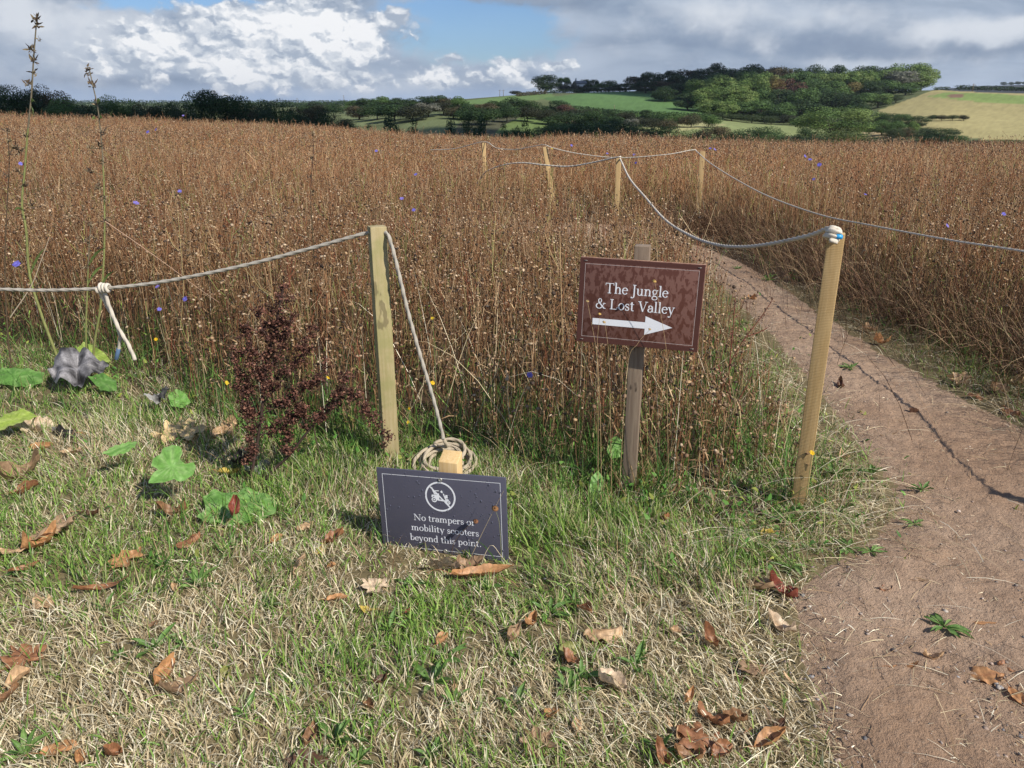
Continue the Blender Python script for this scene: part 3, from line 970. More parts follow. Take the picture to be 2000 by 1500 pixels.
def build_brush():
    """the dark dry thatch leaning out of the right hand meadow over the path, and behind the thinner edge of the left one"""
    b = MB()
    n = 64000
    y = 3.0 + 8 * rng.random(n) ** 1.2
    x = 1.4 + 4.8 * rng.random(n)
    inm = in_poly(x, y, MEADOW_R); dE = dist_poly(x, y, MEADOW_R)
    k = rng.random(n) < np.where(inm, np.exp(-dE / .6), np.exp(-dE / .20)) * (.3 + 1.1 * fbm(x * 2, y * 2, 3, 3))
    x, y = x[k], y[k]; n = len(x)
    L = 0.22 + 0.55 * rng.random(n)
    az = rng.normal(3.5, .9, n)
    b.add(*blades(x, y, L, .0012 + .001 * rng.random(n), rng.normal(.95, .33, n).clip(.1, 1.45), pick([(.15, .078, .042), (.09, .048, .03), (.25, .15, .08), (.36, .25, .14), (.065, .04, .026), (.10, .055, .032)], n, .2), 6, az, H(x, y) + .02 * rng.random(n), sag=.28))  # dark stalk tones stand in for shade on the meadow's side
    tag(b.build("brush", M_STEM), kind='stuff', label="matted dead stalks slumping from the meadow over the path edge, coloured dark as shade")


def build_litter():
    """straw, chips and crumbs of leaf scattered on the path, and straw lying on the lawn edge"""
    b = MB()
    n = 60000
    y = 1.2 + 8 * rng.random(n) ** 1.7
    x = -0.2 + (1.0 + 1.0 * y) * rng.random(n)
    inp = in_poly(x, y, PATH); pd = dist_poly(x, y, PATH)
    p = np.where(inp, .20 + .80 * np.exp(-pd / .25), .8 * np.exp(-pd / .16)) * (0.3 + 1.1 * fbm(x * 2, y * 2, 3, 3))
    k = rng.random(n) < p
    x, y = x[k], y[k]; n = len(x)
    big = rng.random(n) < 0.22
    L = np.where(big, .05 + .14 * rng.random(n), .008 + .03 * rng.random(n))
    b.add(*blades(x, y, L, np.where(big, .0011, .0014) * (.6 + .9 * rng.random(n)), np.full(n, 1.5), pick(STRAW + [(.20, .13, .08), (.13, .08, .05), (.30, .19, .10)], n, .2), 4, None, H(x, y) + .012 + .012 * rng.random(n), sag=.07))
    tag(b.build("straw_litter", M_STEM), kind='stuff', label="broken straw and plant crumbs scattered over the path")


def build_gravel():
    import bmesh
    bm = bmesh.new(); bmesh.ops.create_icosphere(bm, subdivisions=1, radius=1.0)
    iv = np.array([v.co[:] for v in bm.verts]); jf = np.array([[v.index for v in f.verts] for f in bm.faces]); bm.free()
    n = 16000
    y = 1.2 + 7.5 * rng.random(n) ** 1.6
    x = 0.2 + (0.9 + 1.0 * y) * rng.random(n)
    k = in_poly(x, y, PATH) & (dist_poly(x, y, PATH) > .04) & (rng.random(n) < .35 + 1.2 * (fbm(x * 1.6, y * 1.6, 6, 3) - .4))
    x, y = x[k], y[k]
    ex, ey = [], []
    for (px, py, m_) in [(1145, 1098, 22), (1130, 1120, 16)]:
        gx, gy = G(px, py)
        ex += list(gx + rng.normal(0, .05, m_)); ey += list(gy + rng.normal(0, .035, m_))
    x = np.r_[x, ex]; y = np.r_[y, ey]
    n = len(x)
    r = .002 + .007 * rng.random(n) ** 5
    sc = np.stack([r * (.8 + .6 * rng.random(n)), r * (.8 + .5 * rng.random(n)), r * (.22 + .2 * rng.random(n))], -1)
    a = rng.random(n) * 6.28
    Vl = iv[None] * sc[:, None] * (1 + rng.normal(0, .13, (n, len(iv), 1)))
    ca, sa = np.cos(a)[:, None], np.sin(a)[:, None]
    V = np.stack([Vl[..., 0] * ca - Vl[..., 1] * sa + x[:, None], Vl[..., 0] * sa + Vl[..., 1] * ca + y[:, None], Vl[..., 2] + (H(x, y) + .019 + r * .05)[:, None]], -1)
    F = (jf[None] + np.arange(n)[:, None, None] * len(iv)).reshape(-1, 3)
    c = pick([(.30, .22, .17), (.34, .27, .22), (.22, .17, .14), (.27, .25, .24), (.42, .36, .30), (.20, .19, .19)], n, .2, [.3, .25, .2, .08, .1, .07])
    b = MB().add(V.reshape(-1, 3), F, np.repeat(c, len(iv), 0))
    tag(b.build("gravel", M_STONE), kind='stuff', label="small stones and grit trodden into the brown path")


build_lawn_grass()
build_meadow()
build_undergrowth()
build_brush()
build_litter()
build_gravel()


# ------------------------------------------------------------------ posts
M_POST_GREEN = wood_mat("tanalised_wood", rgb(.34, .27, .13), rgb(.42, .34, .19), rgb(.15, .12, .06), wet=0.75, green=rgb(.27, .25, .10))
M_POST_GOLD = wood_mat("new_sawn_wood", rgb(.44, .29, .125), rgb(.52, .36, .17), rgb(.24, .145, .055), saw=0.6, streak=.5)
M_POST_FAR = wood_mat("sawn_wood", rgb(.46, .31, .14), rgb(.55, .38, .18), rgb(.22, .13, .06), saw=0.3, streak=.7)
M_POST_OLD = wood_mat("weathered_wood", rgb(.19, .135, .095), rgb(.27, .205, .145), rgb(.055, .037, .028), wet=0.95)
M_STAKE = wood_mat("fresh_pine", rgb(.58, .38, .16), rgb(.66, .47, .24), rgb(.34, .2, .08), streak=.7)


def post(name, x, y, top, w, d, yaw, mat, label, cat="post", group=None, lean=(0, 0), bury=0.12):
    z = Hs(x, y)
    V, F = box_vf(w, d, top - z + bury, 0.0025)
    V[:, 2] -= bury
    # the saw left the sides a touch uneven
    V[:, 0] += 0.0012 * np.sin(V[:, 2] * 9 + x * 7); V[:, 1] += 0.0012 * np.cos(V[:, 2] * 7 + x)
    o = obj(name, make_mesh(name, V, F, None, [mat]))
    o.location = (x, y, z)
    o.rotation_euler = (lean[1], lean[0], yaw)
    return tag(o, label, cat, group)


GRP_POST = "wooden posts carrying the rope along the path"
post("rope_post", -0.559, 3.215, 1.075, .068, .062, R(22), M_POST_GREEN, "greenish treated post with damp stains, a rope looped over its top", group=GRP_POST)
pb = post("rope_post", 1.175, 2.80, 1.112, .058, .045, R(-22), M_POST_GOLD, "golden saw-marked post at the path edge with knotted rope and blue tape", group=GRP_POST)
C_POST = (1.165, 8.72)
D_POST = G(1362, 425)
E_POST = (at(1084, 378, 12.2)[0], 12.2)
post("rope_post", C_POST[0], C_POST[1], float(at(1208, 309, 8.7)[2]), .056, .05, R(-8), M_POST_FAR, "short-looking post half hidden by dry stalks where the rope drops to the path", group=GRP_POST)
post("rope_post", D_POST[0], D_POST[1], float(at(1353, 296, D_POST[1])[2]), .072, .06, R(-12), M_POST_FAR, "tall pale post on the far side of the path before the bent grass", group=GRP_POST)
post("rope_post", E_POST[0], E_POST[1], float(at(1065, 285, 12.2)[2]), .070, .06, R(5), M_POST_FAR, "leaning round-topped post deep in the dry meadow", group=GRP_POST, lean=(-.165, 0))
FX, FY, FZ = at(945, 279, 13.4)
post("rope_post", FX, FY, float(FZ), .06, .05, R(12), M_POST_FAR, "farthest pale post showing only its tip above the stalks", group=GRP_POST)
H_POST = (2.93, 2.15)
post("rope_post", H_POST[0], H_POST[1], 1.02, .06, .05, R(-30), M_POST_GOLD, "golden post outside the path bend that ends the long rope", group=GRP_POST)
L_POST = (-4.35, 3.75)
post("rope_post", L_POST[0], L_POST[1], 1.02, .066, .06, R(30), M_POST_GREEN, "greenish post by the lawn at the start of the grey rope", group=GRP_POST)

# ------------------------------------------------------------------ ropes
def rope_mat(name, c1, c2):
    m, n, b, out = material(name)
    tc = n.new('ShaderNodeTexCoord').outputs['Object']
    nz = n.noise(tc, 300, 4, 0.7)
    c = n.mix(nz, c1, c2)
    c = n.mix(n.ramp(n.noise(tc, 11, 3), 0.55, 0.75, 0, .5), c, rgb(.22, .18, .13))
    n.put(b.inputs['Base Color'], c)
    b.inputs['Roughness'].default_value = 0.9
    b.inputs['Specular IOR Level'].default_value = 0.1
    n.nt.links.new(bump(n, nz, .6, .002), b.inputs['Normal'])
    return m


M_ROPE_GREY = rope_mat("grey_hemp", rgb(.30, .265, .215), rgb(.47, .43, .36))
M_ROPE_TAN = rope_mat("tan_hemp", rgb(.33, .265, .18), rgb(.50, .42, .31))
M_ROPE_PALE = rope_mat("pale_cotton", rgb(.50, .44, .35), rgb(.68, .61, .51))


def spline(P, step):
    """Catmull-Rom through points, resampled evenly"""
    P = np.asarray(P, float)
    Q = np.vstack([2 * P[0] - P[1], P, 2 * P[-1] - P[-2]])
    out = []
    for i in range(len(P) - 1):
        a, b, c, d = Q[i:i + 4]
        t = np.linspace(0, 1, 24, endpoint=False)[:, None]
        out.append(.5 * (2 * b + (c - a) * t + (2 * a - 5 * b + 4 * c - d) * t ** 2 + (3 * b - a - 3 * c + d) * t ** 3))
    out = np.vstack(out + [P[-1:]])
    s = np.r_[0, np.cumsum(np.linalg.norm(np.diff(out, axis=0), axis=1))]
    t = np.linspace(0, s[-1], max(4, int(s[-1] / step)))
    return np.stack([np.interp(t, s, out[:, k]) for k in range(3)], -1)


def rope_vf(P, r, step=0.006, pitch=0.055, sides=12, smooth=False):
    P = spline(P, step)
    n = len(P)
    T = norm(np.gradient(P, axis=0))
    A = np.zeros_like(P)
    a = np.cross(T[0], [0.13, .2, 1.0]); a /= np.linalg.norm(a)
    for i in range(n):
        a = a - T[i] * a.dot(T[i]); a /= np.linalg.norm(a); A[i] = a
    B = np.cross(T, A)
    th = np.arange(sides) * 2 * math.pi / sides
    s = np.arange(n) * step
    ph = s / pitch * 2 * math.pi / 3.0 * 3
    rr = r * (0.90 + (0.0 if smooth else 0.17) * np.cos(3 * th[None] - ph[:, None])) * (1 + .02 * rng.normal(0, 1, (n, 1)))
    V = P[:, None] + rr[..., None] * (A[:, None] * np.cos(th)[None, :, None] + B[:, None] * np.sin(th)[None, :, None])
    i = np.arange(n - 1)[:, None] * sides; j = np.arange(sides)[None]; j2 = (j + 1) % sides
    F = np.stack([i + j, i + j2, i + sides + j2, i + sides + j], -1).reshape(-1, 4)
    b0 = np.arange(sides)[::-1][None]; b1 = (np.arange(sides) + (n - 1) * sides)[None]
    return V.reshape(-1, 3), [F, b0, b1]


def rope_obj(name, P, r, mat, parent=None, **kw):
    V, F = rope_vf(P, r, **kw)
    return obj(name, make_mesh(name, V, F, None, [mat], None, True), parent)


def tape(name, a, b, r, col, parent):
    m, n, bs, out = material("coloured_tape")
    bs.inputs['Base Color'].default_value = rgb(*col); bs.inputs['Roughness'].default_value = .35
    P = np.stack([np.asarray(a, float) * (1 - t) + np.asarray(b, float) * t for t in (0, .06, .5, .94, 1)])[None]
    V, F = tubes(P, np.array([[r * .8, r, r * 1.03, r, r * .75]]), 14, True)
    return obj(name, make_mesh(name, V, F, None, [m], None, True), parent)


def at_x(px, py, x):
    a, b = (px - 1000) / FPX, (750 - py) / FPX
    t = x / a
    return np.array([x, (b * SP + CP) * t, CAM_H + (b * CP - SP) * t])


def knot(c, ax, r, R0, loops):
    """turns of rope round an axis"""
    ax = np.asarray(ax, float); ax /= np.linalg.norm(ax)
    u = np.cross(ax, [0, .3, 1.0]); u /= np.linalg.norm(u); v = np.cross(ax, u)
    t = np.linspace(0, loops * 2 * math.pi, int(loops * 10))
    k = np.linspace(-.5, .5, len(t))
    return np.asarray(c) + (u[None] * np.cos(t)[:, None] + v[None] * np.sin(t)[:, None]) * (R0 * (1 + .1 * np.sin(t * 1.7)))[:, None] + ax[None] * (k * loops * r * 1.9)[:, None]


# the grey rope: from outside on the left, over the greenish post, down to a coil on the grass
pts = [(L_POST[0], L_POST[1], 1.03), at(-260, 548, 3.6), at(-120, 562, 3.52), at(0, 565, 3.45), at(90, 567, 3.42), at(203, 563, 3.38), at(300, 553, 3.35), at(400, 535, 3.31), at(500, 513, 3.28), at(600, 487, 3.25), at(690, 462, 3.22),
       at(722, 454, 3.215), at(745, 452, 3.21), at(757, 458, 3.19), at(765, 480, 3.17), at(779, 535, 3.16), at(797, 610, 3.15), at(820, 692, 3.14), at(845, 775, 3.13), at(861, 835, 3.12), at(866, 858, 3.11)]
rope1 = rope_obj("rope", pts, .0084, M_ROPE_GREY)
tag(rope1, "grey hemp rope slung over the greenish post and ending in a coil", "rope", "ropes slung between the posts")
cc = np.array([-.295, 3.10, Hs(-.3, 3.1) + .035])
t = np.linspace(0, 5.3 * 2 * math.pi, 90)
rad = .098 + .020 * np.sin(t * .37 + 1) + .009 * np.sin(t * 1.9)
dr = np.stack([.022 * np.sin(t * .21), .016 * np.cos(t * .17), np.zeros_like(t)], -1)
circ = np.stack([np.cos(t + 1.9) * rad, np.sin(t + 1.9) * rad, np.sin(t + 1.9) * .030 + .012 * np.sin(t * .5) + t / t[-1] * .045 + .01], -1) + dr
coil_pts = np.vstack([(cc + circ)[:-4], [at(872, 872, 3.13), at(866, 857, 3.115)]])
rope_obj("coil", coil_pts, .0084, M_ROPE_TAN, rope1)
kc = at(203, 563, 3.375)
rope_obj("knot", knot(kc, pts[5] - pts[4], .0084, .017, 3.2), .0085, M_ROPE_PALE, rope1)
tl1 = rope_obj("rope_end", [kc, at(206, 575, 3.37), at(214, 600, 3.38), at(231, 640, 3.39), at(250, 672, 3.40), at(264, 703, 3.41)], .0088, M_ROPE_PALE, rope1)
tl2 = rope_obj("rope_end", [kc, at(197, 572, 3.375), at(205, 590, 3.39), at(222, 622, 3.40), at(234, 655, 3.41), at(232, 682, 3.42)], .0080, M_ROPE_PALE, rope1)
tape("tape", at(232, 680, 3.42), at(227, 702, 3.43), .0092, (.12, .20, .33), tl2)
tag(tl2, "frayed rope end wrapped in dull blue tape")

# the near rope on the left of the path
p2 = [at(1634, 470, 2.76), at(1640, 452, 2.80), at(1622, 445, 2.755)] + [at_x(px, py, 1.155) for px, py in [(1590, 457), (1560, 465), (1500, 477), (1450, 482), (1400, 478), (1350, 461), (1300, 430), (1260, 385), (1230, 349)]] + [
    at(1212, 312, 8.66), at(1207, 307, 8.72), at(1150, 319, 9.0), at(1108, 325, 9.2), at(1060, 322, 9.4), at(1020, 318, 9.6), at(985, 322, 9.8), at(950, 335, 10.0), at(930, 360, 10.1)]
rope2 = rope_obj("rope", p2, .0090, M_ROPE_PALE, step=.008)
tag(rope2, "pale rope sagging along the near edge of the path from the golden post", "rope", "ropes slung between the posts")
kb = at(1626, 459, 2.755)
rope_obj("knot", knot(kb, (0.35, .1, 1), .0088, .020, 2.6), .0098, M_ROPE_PALE, rope2)
tape("tape", at(1632, 462, 2.735), at(1645, 463, 2.735), .0085, (.02, .30, .62), rope2)
# the long rope on the far side of the path
p3 = [(H_POST[0], H_POST[1], 1.03)] + [at_x(px, py, x) for px, py, x in [(2300, 548, 2.89), (2120, 515, 2.88), (2000, 491, 2.86), (1850, 468, 2.82), (1700, 440, 2.78), (1600, 419, 2.75), (1500, 383, 2.70), (1430, 346, 2.66), (1385, 317, 2.63)]] + [
    at(1362, 297, D_POST[1] - .04), at(1352, 293, D_POST[1]), at(1300, 302, 11.35), at(1208, 308, 11.6), at(1130, 300, 11.9), at(1080, 289, 12.1), at(1063, 283, 12.2),
    at(1035, 287, 12.5), at(1006, 292, 12.8), at(970, 289, 13.1), at(945, 277, 13.4), at(890, 290, 13.9), at(840, 293, 14.3)]
rope3 = rope_obj("rope", p3, .0070, M_ROPE_PALE, step=.010, sides=9)
tag(rope3, "long pale rope along the far side of the path between the taller posts", "rope", "ropes slung between the posts")

# ------------------------------------------------------------------ lettering: a small old-style serif drawn with strokes
SK, TN = .092, .040          # thick and thin stroke


def gl():
    def L(x0, y0, x1, y1, w=SK): return ('l', [(x0, y0), (x1, y1)], w, w)
    def sf(x, y, w=.18): return ('l', [(x - w / 2, y), (x + w / 2, y)], TN, TN)
    def A(cx, cy, rx, ry, a0, a1, tk=SK, tn=TN):
        n = max(6, int(abs(a1 - a0) / 15))
        p = [(cx + rx * math.cos(R(a)), cy + ry * math.sin(R(a))) for a in np.linspace(a0, a1, n + 1)]
        w = [tn + (tk - tn) * abs(math.cos(R(a))) ** 1.3 for a in np.linspace(a0, a1, n + 1)]
        return ('p', p, w)
    XH, CA, AS, h = .43, .66, .71, TN / 2
    def dot(x, y, r=.055): return ('d', (x, y), r)
    g = {}
    g['T'] = (.62, [L(.31, 0, .31, CA), ('l', [(.03, CA - h), (.59, CA - h)], TN, TN), L(.045, CA, .03, CA - .15, TN), L(.575, CA, .59, CA - .15, TN), sf(.31, h, .24)])
    g['J'] = (.32, [L(.20, CA, .20, -.02), A(.06, -.02, .14, .17, 0, -85), dot(.03, -.16, .05), sf(.20, CA - h, .24)])
    g['L'] = (.56, [L(.14, 0, .14, CA), sf(.14, CA - h, .24), ('l', [(.02, h), (.50, h)], TN, TN), L(.49, h, .53, .17, TN)])
    g['V'] = (.64, [L(.09, CA, .33, 0), L(.33, .02, .55, CA, TN), sf(.09, CA - h, .22), sf(.55, CA - h, .2)])
    g['N'] = (.74, [L(.11, 0, .11, CA, TN), L(.09, CA, .61, 0, SK), L(.62, 0, .62, CA, TN), sf(.11, h, .2), sf(.07, CA - h, .14), sf(.62, CA - h, .2)])
    g['&'] = (.74, [A(.30, .51, .105, .13, -60, 240, .06), L(.215, .43, .60, .02, .085), A(.25, .17, .195, .165, 120, 330, .085), L(.40, .06, .60, .34, TN), sf(.60, .35, .20), sf(.63, h, .16), L(.17, .32, .35, .42, TN)])
    g['a'] = (.40, [A(.18, .29, .125, .13, 160, 0), L(.31, .30, .31, .05), A(.16, .12, .125, .11, 60, 330), L(.19, .245, .31, .26, TN), L(.31, .07, .39, .03, .05), dot(.075, .31, .045)])
    g['b'] = (.47, [L(.11, 0, .11, AS), A(.24, .215, .165, .20, 150, -150), sf(.07, AS - h, .12)])
    g['c'] = (.38, [A(.22, .215, .17, .205, 45, 320), dot(.335, .33, .045)])
    g['d'] = (.48, [L(.35, 0, .35, AS), A(.22, .215, .165, .20, 30, 330), sf(.31, AS - h, .12), sf(.39, h, .12)])
    g['e'] = (.39, [A(.205, .215, .165, .205, 8, 325), ('l', [(.06, .25), (.36, .25)], TN, TN)])
    g['g'] = (.42, [A(.19, .29, .125, .135, 0, 360, .075), A(.20, -.09, .17, .115, 0, 360, .06), L(.11, .18, .085, .09, .05), L(.09, .05, .30, .015, .07), L(.29, .38, .41, .41, .05)])
    g['h'] = (.52, [L(.11, 0, .11, AS), A(.26, .27, .13, .15, 170, 0), L(.39, .28, .39, 0), sf(.11, h, .2), sf(.39, h, .2), sf(.07, AS - h, .12)])
    g['i'] = (.25, [L(.125, 0, .125, XH), sf(.125, h, .2), sf(.085, XH - h, .12), dot(.12, .59, .055)])
    g['l'] = (.25, [L(.125, 0, .125, AS), sf(.125, h, .2), sf(.085, AS - h, .12)])
    g['n'] = (.52, [L(.11, 0, .11, XH), A(.26, .27, .13, .15, 170, 0), L(.39, .28, .39, 0), sf(.11, h, .2), sf(.39, h, .2), sf(.07, XH - h, .12)])
    g['m'] = (.78, [L(.11, 0, .11, XH), A(.25, .27, .125, .15, 170, 0), L(.375, .28, .375, 0), A(.515, .27, .125, .15, 170, 0), L(.64, .28, .64, 0), sf(.11, h, .2), sf(.375, h, .18), sf(.64, h, .2), sf(.07, XH - h, .12)])
    g['o'] = (.46, [A(.23, .215, .175, .205, 0, 360)])
    g['p'] = (.48, [L(.11, -.23, .11, XH), A(.24, .215, .165, .20, 150, -150), sf(.07, XH - h, .12), sf(.11, -.23 + h, .22)])
    g['r'] = (.36, [L(.11, 0, .11, XH), A(.25, .26, .13, .15, 165, 60), dot(.31, .37, .05), sf(.12, h, .22), sf(.07, XH - h, .12)])
    g['s'] = (.34, [A(.165, .315, .105, .10, 50, 250, .06, .045), A(.165, .115, .115, .105, 75, -150, .065, .045), L(.115, .25, .225, .185, .085), L(.265, .43, .265, .31, TN), L(.055, .0, .055, .13, TN)])
    g['t'] = (.31, [L(.125, .08, .125, .56), A(.205, .09, .08, .085, 180, 310), ('l', [(.02, XH - h), (.27, XH - h)], TN, TN), L(.03, XH - .02, .125, .56, TN)])
    g['u'] = (.51, [L(.11, .14, .11, XH), A(.235, .15, .125, .145, 180, 350), L(.38, 0, .38, XH), sf(.075, XH - h, .12), sf(.345, XH - h, .12), sf(.42, h, .12)])
    g['y'] = (.47, [L(.08, XH, .245, 0), L(.40, XH, .19, -.15, TN), A(.11, -.14, .08, .075, 0, -110, .05), dot(.075, -.19, .045), sf(.08, XH - h, .18), sf(.40, XH - h, .16)])
    g['.'] = (.22, [dot(.11, .05, .055)])
    g[' '] = (.22, [])
    return g


GLYPH = gl()


def stroke_poly(pts, ws):
    P = np.array(pts, float); w = np.array(ws, float)
    T = norm(np.gradient(P, axis=0)) if len(P) > 2 else norm(np.repeat(P[1:] - P[:1], 2, 0))
    Nn = np.stack([-T[:, 1], T[:, 0]], -1)
    a = P + Nn * w[:, None] / 2; b = P - Nn * w[:, None] / 2
    V = np.stack([a, b], 1).reshape(-1, 2)
    i = np.arange(len(P) - 1) * 2
    return V, np.stack([i, i + 1, i + 3, i + 2], -1)


def text_vf(mb, s, size, cx, base, y0, col, wx=1.0, track=0.015):
    """draw the words centred on cx with their baseline at base, in the x-z plane at depth y0"""
    adv = [GLYPH[c][0] + track for c in s]
    x = cx - sum(adv) * size * wx / 2
    k = 0
    for c, a in zip(s, adv):
        for st in GLYPH[c][1]:
            if st[0] == 'd':
                t = np.arange(10) * 2 * math.pi / 10
                V = np.stack([st[1][0] + st[2] * np.cos(t), st[1][1] + st[2] * np.sin(t)], -1); F = np.arange(10)[None]
            elif st[0] == 'l':
                V, F = stroke_poly(st[1], [st[2], st[3]])
            else:
                V, F = stroke_poly(st[1], st[2])
            k += 1
            V3 = np.stack([x + V[:, 0] * size * wx, np.full(len(V), y0 - 0.00002 * (k % 9)), base + V[:, 1] * size], -1)
            mb.add(V3, [F], col)
        x += a * size * wx


def plate(mb, pts, y0, col):
    P = np.array(pts, float)
    mb.add(np.stack([P[:, 0], np.full(len(P), y0), P[:, 1]], -1), [np.arange(len(P))[None]], col)


def frame_lines(mb, x, z, t, y0, col, gap=0.0):
    for x0, x1, z0, z1 in [(-x, x, z - t, z), (-x, x, -z, -z + t), (-x, -x + t, -z + t, z - t), (x - t, x, -z + t, z - t)]:
        plate(mb, [(x0, z0), (x1, z0), (x1, z1), (x0, z1)], y0, col)


def flat_mat(name, col, rough=.5, spec=.4):
    m, n, b, out = material(name)
    tc = n.new('ShaderNodeTexCoord').outputs['Object']
    c = n.mix(n.noise(tc, 150, 4, .65), rgb(*[v * .9 for v in col]), rgb(*[min(1, v * 1.08) for v in col]))
    n.put(b.inputs['Base Color'], c)
    b.inputs['Roughness'].default_value = rough
    b.inputs['Specular IOR Level'].default_value = spec
    return m


M_WHITE = flat_mat("white_vinyl", (.80, .80, .82), .45)
M_SCREW = flat_mat("dull_screw", (.42, .40, .36), .4)
M_SCREW.node_tree.nodes['Principled BSDF'].inputs['Metallic'].default_value = .6


def set_rot(o, yaw, pit, rol):
    o.rotation_mode = 'QUATERNION'
    o.rotation_quaternion = Matrix([list(r) for r in rot_np(yaw, pit, rol)]).to_quaternion()


def screw(name, x, z, y0, parent, r=.0058):
    t = np.arange(14) * 2 * math.pi / 14
    ring = lambda rr, y: np.stack([x + rr * np.cos(t), np.full(14, y), z + rr * np.sin(t)], -1)
    V = np.vstack([ring(r, y0), ring(r, y0 - .0022), ring(r * .75, y0 - .0032), ring(r * .42, y0 - .0032), ring(r * .34, y0 - .0016)])
    F = []
    for q in range(4):
        i = np.arange(14) + q * 14; j = (np.arange(14) + 1) % 14 + q * 14
        F.append(np.stack([i, j, j + 14, i + 14], -1))
    F.append((np.arange(14) + 56)[None])
    return obj(name, make_mesh(name, V, F, None, [M_SCREW]), parent)


# ------------------------------------------------------------------ the brown finger sign
def brown_sign():
    x, y, z = .4848, 2.87, .8298
    w, h = .4715, .3336
    yaw, pit, rol = -.2829, -.0602, .0119
    root = empty("direction_sign", (.492, 2.95, Hs(.492, 2.95)))
    tag(root, "brown wooden sign on a weathered post with white wording and right-pointing arrow", "sign")
    zb = root.location.z
    pw = .057
    V, F = box_vf(pw, .052, 1.045 - zb + .12, .002)
    V[:, 2] -= .12
    p = obj("post", make_mesh("post", V, F, None, [M_POST_OLD]), root)
    p.rotation_euler = (0, 0, -.26)
    p.location = (.006, -.018, 0)
    # board: stained plywood with a pale edge
    V, F = box_vf(w, .013, h, .0012)
    V[:, 2] -= h / 2; V[:, 1] += .0065
    edge = wood_mat("ply_edge", rgb(.36, .20, .13), rgb(.44, .28, .19), rgb(.2, .1, .06))
    m, n, b, out = material("brown_stain")
    tc = n.new('ShaderNodeTexCoord').outputs['Object']
    mp = n.new('ShaderNodeMapping'); n.put(mp.inputs[0], tc); mp.inputs['Scale'].default_value = (1, 1, .55)
    wv = n.noise(mp.outputs[0], 52, 4, .5, .5)
    w2 = n.noise(mp.outputs[0], 75, 3, .5, .3)
    wet = n.m('MAXIMUM', n.ramp(wv, .50, .55), n.ramp(w2, .58, .62, 0, .8))
    c = n.mix(wet, rgb(.165, .078, .060), rgb(.098, .036, .025))
    c = n.mix(n.ramp(n.noise(tc, 6, 3), .45, .7, 0, .35), c, rgb(.12, .045, .032))
    n.put(b.inputs['Base Color'], c)
    n.put(b.inputs['Roughness'], n.ramp(wet, 0, 1, .72, .42))
    b.inputs['Specular IOR Level'].default_value = .3
    me = make_mesh("board", V, F, None, [edge, m])
    for f in me.polygons:
        f.material_index = 1 if f.normal.y < -.9 else 0
    bd = obj("board", me, root, Vector((x, y, z)) - root.location)
    set_rot(bd, yaw, pit, rol)
    mb = MB()
    frame_lines(mb, w / 2 - .021, h / 2 - .024, .0011, -.0004, (.6, .5, .46))
    bl = mb.build("border_line", flat_mat("worn_white_line", (.62, .52, .48)), bd)
    dark = MB()
    frame_lines(dark, w / 2 - .003, h / 2 - .003, .0165, -.00025, (.07, .025, .018))
    dark.build("border_band", flat_mat("dark_brown_band", (.085, .03, .022), .5), bd)
    for sx, sz in ((-1, 1), (1, 1), (-1, -1), (1, -1)):
        st = MB()
        q = np.array([[(sx * (w / 2 - .022) - .006, 0, sz * (h / 2 - .012)), (sx * (w / 2 - .022) - .0055, -.002, sz * (h / 2 - .012)), (sx * (w / 2 - .022) + .0055, -.002, sz * (h / 2 - .0125)), (sx * (w / 2 - .022) + .006, 0, sz * (h / 2 - .0125))]])
        Vq, Fq = tubes(q, np.full((1, 4), .0009), 5)
        st.add(Vq, Fq).build("staple", M_SCREW, bd)
    t = MB()
    text_vf(t, "The Jungle", .0600, -.012, .034, -.0006, (.8, .8, .8), .93)
    text_vf(t, "& Lost Valley", .0600, -.014, -.0275, -.0006, (.8, .8, .8), .93)
    t.build("lettering", M_WHITE, bd)
    a = MB()
    plate(a, [(-.174, -.0925), (.030, -.0925), (.030, -.0675), (-.174, -.0675)], -.0006, (.8, .8, .8))
    plate(a, [(.030, -.1165), (.134, -.080), (.030, -.0435)], -.00065, (.8, .8, .8))
    a.build("arrow", M_WHITE, bd)


